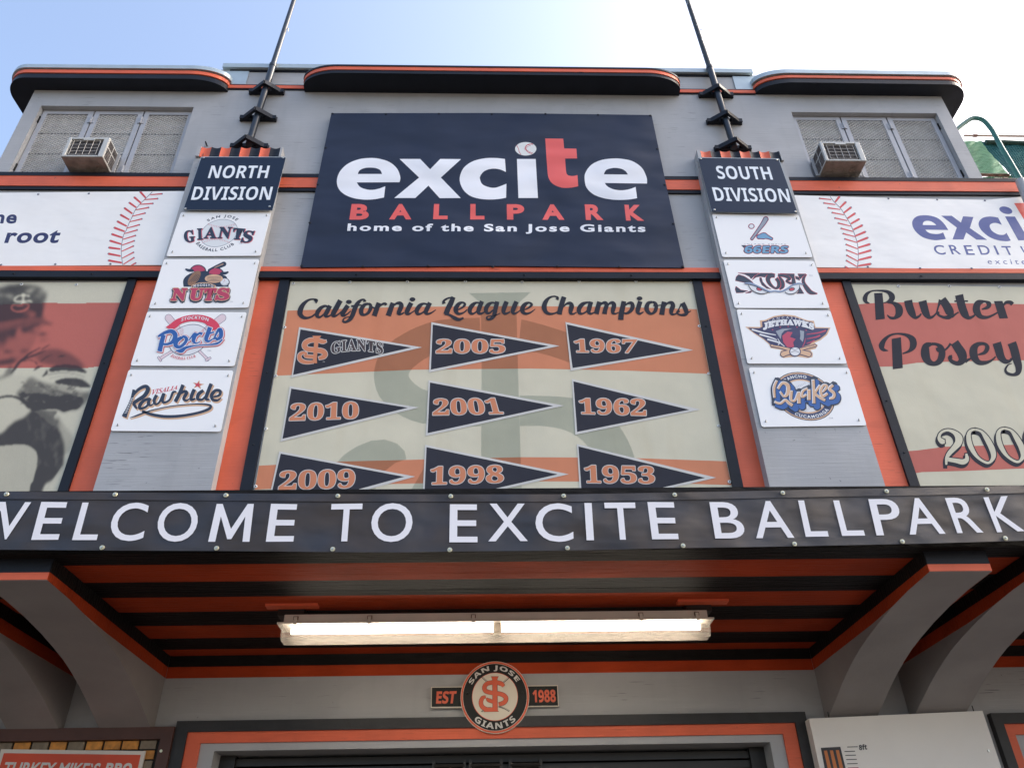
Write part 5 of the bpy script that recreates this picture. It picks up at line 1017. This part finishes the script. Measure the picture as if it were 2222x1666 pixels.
A = WArt(None, -.0637); e2 = lambda x, y, w_: ((x-1100)/472, (696-y)/480, w_/476)
class WA2(WArt):
    def stroke(s, pts, mt, lay=0, grow=0.0, dx=0, dy=0, n=5, wf=1.0, cap=False):
        s.k += 1; c = spl([(p[0], p[1]) for p in pts], False, n); W = spl([(i, p[2]) for i, p in enumerate(pts)], False, n); A_ = []; B_ = []
        for i, (x, y) in enumerate(c):
            x2, y2 = c[min(i+1, len(c)-1)]; x1, y1 = c[max(i-1, 0)]; a, b = x2-x1, y2-y1; l = math.hypot(a, b) or 1; h = W[i][1]/2+grow
            A_.append((x-b/l*h, y+a/l*h)); B_.append((x+b/l*h, y-a/l*h))
        for i in range(len(c)-1): s.mb.face([s.P(*A_[i], lay), s.P(*A_[i+1], lay), s.P(*B_[i+1], lay), s.P(*B_[i], lay)], mt)
A = WA2(None, -.0637)
for (xa, ya), (xb, yb), bend in (((930,450),(1290,460),-95), ((925,900),(1285,900),60)):
    for k in range(26):
        t_ = k/25; x = xa+(xb-xa)*t_; y_ = ya+(yb-ya)*t_-bend*4*t_*(1-t_)*(-1 if bend > 0 else -1)*(-1)
        if 1040 < x < 1150: continue
        A.stroke([e2(x-12, y_-16, 7), e2(x, y_, 7), e2(x+10, y_-18, 7)], BK, 0, n=2)
for lay, mt, gr in ((1, BK, .007), (2, EO, 0)):
    A.stroke([e2(1222,565,40), e2(1190,530,56), e2(1120,510,56), e2(1050,512,56), e2(985,530,56), e2(955,575,58), e2(975,625,56), e2(1060,650,54), e2(1160,662,56), e2(1225,688,58), e2(1252,730,58), e2(1225,780,56), e2(1150,805,50)], mt, lay, gr)
    p = [(1050,430),(1150,430),(1132,470),(1134,880),(1150,897),(948,897),(955,880),(1040,862),(1068,840),(1066,470)]; g_ = gr*476
    A.poly([((x+(g_ if x > 1090 else -g_)-1100)/472, (696-(y_+(g_ if y_ > 650 else -g_)))/480) for x, y_ in p], mt, lay)
    A.stroke([e2(1070,868,50), e2(990,868,54), e2(925,830,56), e2(908,770,56), e2(930,715,50), e2(975,700,30)], mt, lay, gr); A.stroke([e2(985,716,14), e2(1010,745,46), e2(1080,770,44)], mt, lay, gr)
A.build('monogram', em)
for x in (-.80, .80): MB().tube([(cc.x+x*RR, -.0605, cc.z+.02), (cc.x+x*RR, -.066, cc.z+.02)], [.009, .006], BK, 10).build('bolt', em)

# ---- fluorescent light
LH = mat('light_housing', (222, 214, 204), .45, .04, 8, bump=.1); RUST = mat('rusty_clip', (126, 92, 78), .7, .3, 20, kind='dirty')
LN = bpy.data.materials.new('ribbed_lens'); LN.use_nodes = True; q = LN.node_tree; pb = q.nodes['Principled BSDF']
tr_ = q.nodes.new('ShaderNodeBsdfTransparent'); tl = q.nodes.new('ShaderNodeBsdfTranslucent'); m1_ = q.nodes.new('ShaderNodeMixShader'); m2_ = q.nodes.new('ShaderNodeMixShader')
pb.inputs['Base Color'].default_value = (.55, .50, .46, 1); pb.inputs['Roughness'].default_value = .25; tl.inputs[0].default_value = (.5, .42, .34, 1); tr_.inputs[0].default_value = (.95, .93, .9, 1)
m1_.inputs[0].default_value = .12; m2_.inputs[0].default_value = .66
q.links.new(pb.outputs[0], m1_.inputs[1]); q.links.new(tl.outputs[0], m1_.inputs[2]); q.links.new(m1_.outputs[0], m2_.inputs[1]); q.links.new(tr_.outputs[0], m2_.inputs[2]); q.links.new(m2_.outputs[0], q.nodes['Material Output'].inputs[0])
TUBE = emit('lit_tube', (1, .93, .80), 7)
lf = thing('fluorescent_light', 'long lit two-tube strip light hanging under the striped soffit', 'light fixture', (.06, -.94, 3.05))
X0, X1, YF, YB = -1.18, 1.30, -1.0, -.85
hb = MB(); hb.box((X0+.005, YF+.004, 2.965), (X1-.005, YB-.004, 3.012), LH); hb.build('housing', lf, bevel=.004)
bx('flange', (X0-.028, YF-.008, 2.955), (X1+.028, YB+.008, 2.9645), LH, lf)
pr = [(YF, 2.954), (YF+.004, 2.895), (YF+.03, 2.868), (YB-.03, 2.868), (YB-.004, 2.895), (YB, 2.954)]
ls = MB()
for i in range(len(pr)-1):
    a, b = pr[i], pr[i+1]; ls.face([(X0, a[0], a[1]), (X1, a[0], a[1]), (X1, b[0], b[1]), (X0, b[0], b[1])], LN)
for xx in (X0, X1): ls.face([(xx, y_, z_) for y_, z_ in (pr if xx == X0 else pr[::-1])], LN)
ls.build('lens', lf)
xm = (X0+X1)/2
for a, b in ((X0+.05, xm-.025), (xm+.025, X1-.05)): MB().tube([(a, -.955, 2.925), (b, -.955, 2.925)], .0165, TUBE, 12).build('tube', lf)
bx('tube_holder', (xm-.022, -.98, 2.905), (xm+.022, -.92, 2.953), LH, lf)
for x in (X0+.075, X0+.50, xm-.14, X1-.40, X1-.07):
    c = MB(); c.box((x-.009, YF-.012, 2.948), (x+.009, YF+.003, 2.992), LH).box((x-.014, YF-.004, 2.978), (x+.014, YF+.003, 2.998), RUST); c.build('clip', lf)
for x in (X0+.06, X1-.02):
    bx('mounting_strut', (x-.16, YF-.05, 3.045), (x+.14, YF+.012, 3.0595), ORANGE, lf); bx('hanger', (x-.10, YF+.02, 3.012), (x+.05, YB-.02, 3.0595), SLAT, lf)

# ---- tiled menu frame with the barbecue sign, bottom left
FC = crop(0, 1560, 5.53); WD = mat('brown_frame_wood', (84, 52, 44), .55, .12, 5, kind='wood', bump=1); GR_ = mat('tile_backing', (24, 24, 22), .7)
fr = thing('tiled_frame', 'brown mitred wooden frame round small ochre and grey tiles, bottom left', 'frame', PY(*FC(1500, 100), -.06)); Y_ = -.075
TRc = PY(*FC(2095, 82), Y_); INr = PY(*FC(1912, 232), Y_); xr, zt = TRc.x, TRc.z; wf = zt-INr.z
MB().slab([(-4.4, Y_, zt), (-4.4, Y_, zt-wf), (xr-wf, Y_, zt-wf), (xr, Y_, zt)], .07, WD).build('top_rail', fr); MB().slab([(xr-.0005, Y_, zt), (xr-wf-.0005, Y_, zt-wf), (xr-wf, Y_, 1.2), (xr, Y_, 1.2)], .07, WD).build('side_rail', fr)
bx('backing', (-4.4, -.03, 1.2), (xr-wf, -.012, zt-wf), GR_, fr)
T_O = mat('ochre_tile', (214, 142, 52), .5, .2, 22, kind='dirty'); T_G = mat('grey_tile', (134, 118, 96), .5, .15, 22, kind='dirty')
tz = [PY(*FC(1300, q), -.038).z for q in (262, 362)]; th = tz[0]-tz[1]; x_ = PY(*FC(1876, 300), -.038).x; pitch = (PY(*FC(1876, 300), -.038).x-PY(*FC(583, 300), -.038).x)/6
seq = 'gooogogogogoggog'
for i in range(16):
    xx = x_-pitch*i; mt = T_G if seq[i] == 'g' else T_O; bx('tile', (xx-pitch*.87, -.042, tz[1]), (xx, -.0305, tz[0]), mt, fr)
for j in range(1, 7):
    zz = tz[0]-j*(th*1.2); bx('tile', (x_-pitch*.62, -.042, zz-th), (x_, -.0305, zz), T_O if j % 2 else T_G, fr)
c = PY(*FC(1934, 378), Y_); MB().tube([c, c+Vector((0, -.005, 0))], .009, EYE, 12).build('screw', fr)
bq = thing('barbecue_sign', 'white-edged orange-red sign reading "TURKEY MIKE`S BBQ" in front of the tiles', 'sign', PY(*FC(900, 500), -.06)); Y_ = -.06
tl_, tr2 = PY(*FC(15, 356), Y_), PY(*FC(1748, 378), Y_); zt2 = (tl_.z+tr2.z)/2; br2 = PY(*FC(1668, 586), Y_); lw = PY(*FC(-40, 586), Y_)
MB().slab([(tl_.x, Y_, tl_.z), (tr2.x, Y_, tr2.z), (tr2.x+.0, Y_, 2.05), (tl_.x, Y_, 2.05)], .012, mat('bbq_white', (214, 206, 196), .5)).build('panel', bq)
a1, a2 = PY(*FC(50, 405), Y_), PY(*FC(1690, 425), Y_)
MB().slab([(a1.x, Y_-.003, a1.z), (a2.x, Y_-.003, a2.z), (a2.x, Y_-.003, 2.08), (a1.x, Y_-.003, 2.08)], .002, mat('bbq_red', (208, 72, 34), .5, .08)).build('red_field', bq)
A = Art(FC, Y_-.003); A.text('TURKEY MIKE`S', [(70,508),(1222,522),(1158,690),(10,676)], EL, 0, 'd', .025); A.build('lettering', bq)
A = Art(FC, Y_-.003); A.text('BBQ', [(1290,518),(1602,522),(1560,700),(1235,696)], EL, 0, 'sb', .02); A.build('lettering', bq)

# ---- white height board, bottom right
hbd = thing('height_board', 'white board with striped bar and "8ft" height marks, bottom right', 'sign board', PY(*ZR(1000, 1500), -.1)); Y_ = -.13
q0, q1 = PY(*ZR(360, 1291), Y_), PY(*ZR(1645, 1233), Y_)
bd = MB(); bd.slab([(q0.x, Y_, q0.z), (q0.x, Y_, .3), (q1.x, Y_, .3), (q1.x, Y_, q1.z)], .12, mat('height_board_white', (236, 231, 224), .4, .03, 2, bump=.1)); bd.build('board', hbd)
INKB = mat('height_ink', (52, 50, 54), .5); A = Art(ZR, Y_-.001)
A.poly([(447,1507),(592,1499),(740,2100),(560,2100)], INKB, 0); A.build('bar_ground', hbd)
for k in range(3):
    A = Art(ZR, Y_-.001); x = 470+44*k; A.poly([(x, 1528-2*k), (x+23, 1527-2*k), (x+23+135, 2080), (x+120, 2080)], mat('height_orange', (206, 122, 62), .5), 1); A.build('orange_bar', hbd)
for k in range(14):
    A = Art(ZR, Y_-.001); y_ = 1498+31*k+(2 if k == 1 else 0); x = (642 if k == 0 else 622+6.5*(k-1)); w_ = 78
    A.poly([(x, y_), (x+w_, y_-2), (x+w_+1, y_+4), (x+1, y_+6)], mat('height_red', (176, 50, 56), .5) if k % 12 == 5 else INKB, 0); A.build('height_mark', hbd)
A = Art(ZR, Y_-.001); A.text('8ft', [(727,1484),(785,1478),(792,1519),(733,1525)], INKB, 0, 'sb', .015); A.build('lettering', hbd)
for p in ((1690, 1530),): c = PY(*ZR(*p), Y_); MB().tube([c, c+Vector((0, -.006, 0))], .008, STEEL, 10).build('screw', hbd)
for p in ((508, 1283), (1580, 1236)): c = PY(*ZR(*p), Y_+.03); MB().tube([c+Vector((0, 0, -.02)), c+Vector((0, 0, .035))], .0035, SLAT, 6).build('eye_hook', hbd)

# =================================================================== BEHIND THE RIGHT CORNER: wind screens and pipes
KC_ = crop(2030, 220, 6.91)
def cloth(mat_name, rgb, transl):
    m = mat(mat_name, rgb, .8, .04, 2); q = m.node_tree; pb = q.nodes['Principled BSDF']; t = q.nodes.new('ShaderNodeBsdfTranslucent'); t.inputs[0].default_value = (*lin(rgb), 1); x = q.nodes.new('ShaderNodeMixShader'); x.inputs[0].default_value = transl
    q.links.new(pb.outputs[0], x.inputs[1]); q.links.new(t.outputs[0], x.inputs[2]); q.links.new(x.outputs[0], q.nodes['Material Output'].inputs[0]); return m
def tarp(lab, quad, Y0, mt, sag, cat='tarpaulin'):
    f = thing('tarpaulin', lab, cat, PY(*KC_(*quad[0]), Y0)); n = 24; m_ = MB()
    P_ = [[None]*(n+1) for _ in range(n+1)]
    for i in range(n+1):
        for j in range(n+1):
            u, v = i/n, j/n; a = [quad[0][k]*(1-u)*(1-v)+quad[1][k]*u*(1-v)+quad[2][k]*u*v+quad[3][k]*(1-u)*v for k in (0, 1)]
            P_[i][j] = PY(*KC_(*a), Y0)+Vector((0, .010*math.sin(9*u+6*v)*sag+.004*math.sin(34*(u*.5+v))*sag, 0))
    for i in range(n):
        for j in range(n): m_.face([P_[i][j], P_[i][j+1], P_[i+1][j+1], P_[i+1][j]], mt)
    m_.build('cloth', f, smooth=True).modifiers.new('thickness', 'SOLIDIFY').thickness = .006
    return f
t1 = tarp('pale green translucent wind screen behind the right corner of the building', [(300,610),(682,588),(1110,1100),(560,1095)], 2.2, cloth('pale_green_cloth', (150, 188, 160), .5), 1)
t2 = tarp('teal wind screen cloth behind the arched green pipe', [(690,600),(1700,640),(2100,1330),(1180,1180)], 1.6, cloth('teal_cloth', (42, 108, 112), .35), 1)
h_ = MB(); h_.tube([PY(*KC_(750, 612), 1.58), PY(*KC_(1050, 618), 1.58), PY(*KC_(1700, 650), 1.58)], .035, mat('dark_green_hem', (24, 60, 52), .7), 8); h_.build('hem', t2)
GP = mat('green_pipe_paint', (36, 96, 92), .6, .08, 8); TP = mat('weathered_pipe', (168, 150, 138), .5, .1, 8)
pp = thing('arched_pipe', 'green painted pipe arching up behind the right corner', 'pipe', PY(*KC_(1290, 1180), .8))
MB().tube([PY(*KC_(x, y), .8) for x, y in spl([(-150,900),(150,600),(330,415),(440,325),(540,262),(620,256),(720,292),(830,410),(900,530),(1000,715),(1150,965),(1400,1400)], False, 5)], .028, GP, 14).build('bent_tube', pp, smooth=True)
for lab, pts, Y0, r in (('thin weathered rail above the teal wind screen', [(425,515),(900,520),(2400,535)], 1.2, .016), ('short pale rail just above the right end of the orange belt', [(880,1178),(1327,1186),(2400,1205)], .5, .022), ('rusty brown rail across the foot of the pale green screen', [(300,1090),(760,1105),(1100,1108)], 1.8, .022)):
    f = thing('pipe_rail', lab, 'pipe', PY(*KC_(*pts[0]), Y0), 'rails behind the right corner'); MB().tube([PY(*KC_(*p), Y0) for p in pts], r, TP if 'rusty' not in lab else RUST, 12).build('tube', f, smooth=True)
    c = PY(*KC_((pts[0][0]*.65+pts[1][0]*.35), pts[0][1]+2), Y0); MB().tube([c-Vector((.025, 0, 0)), c+Vector((.025, 0, 0))], r*1.35, RUST, 12).build('coupling', f)
t3 = tarp('crumpled green cloth under the pale rail at the right corner', [(560,1120),(1500,1130),(1500,1275),(600,1275)], 2.6, cloth('green_cloth', (96, 138, 112), .4), 2)
po = thing('leaning_post', 'thick grey pipe leaning at the right end of the orange belt', 'post', PY(*KC_(1400, 1500), -.1))
MB().tube([PY(*KC_(1265, 1190), -.12), PY(*KC_(1420, 1560), -.12)], .045, GREYS, 14).build('tube', po, smooth=True)

# ---- small hardware seen on the front
hk = MB(); q = PY(449, 316, -.01); hk.tube([q+Vector((0, .01, 0)), q+Vector((0, -.05, 0))], .008, SLAT, 8).tube([q+Vector((0, -.04, 0)), PY(440, 340, -.12)], .0025, SLAT, 5); hk.build('wall_hook', B)
for x_ in (-4.3, -2.35+4.75, -3.6, .35, 1.35, -1.2, 4.1): 
    MB().tube([(x_, -.0552, 6.482), (x_, -.062, 6.482)], [.011, .008], NAVY, 6).build('beam_bolt', B)
for x_, z_ in ((-1.86, 5.4), (-1.86, 4.7), (1.965, 5.9), (1.965, 5.0), (-3.24, 5.5), (3.38, 5.1), (3.38, 4.6)):
    MB().tube([(x_, -.0302, z_), (x_, -.036, z_)], [.009, .006], NAVY, 6).build('frame_bolt', B)
for x_, z_ in ((-2.95+.12, 3.95), (2.26, 3.9), (3.03, 3.92)):
    MB().tube([(x_, -.1002, z_), (x_, -.125, z_-.006)], .007, RUST, 6).build('old_bolt', B)
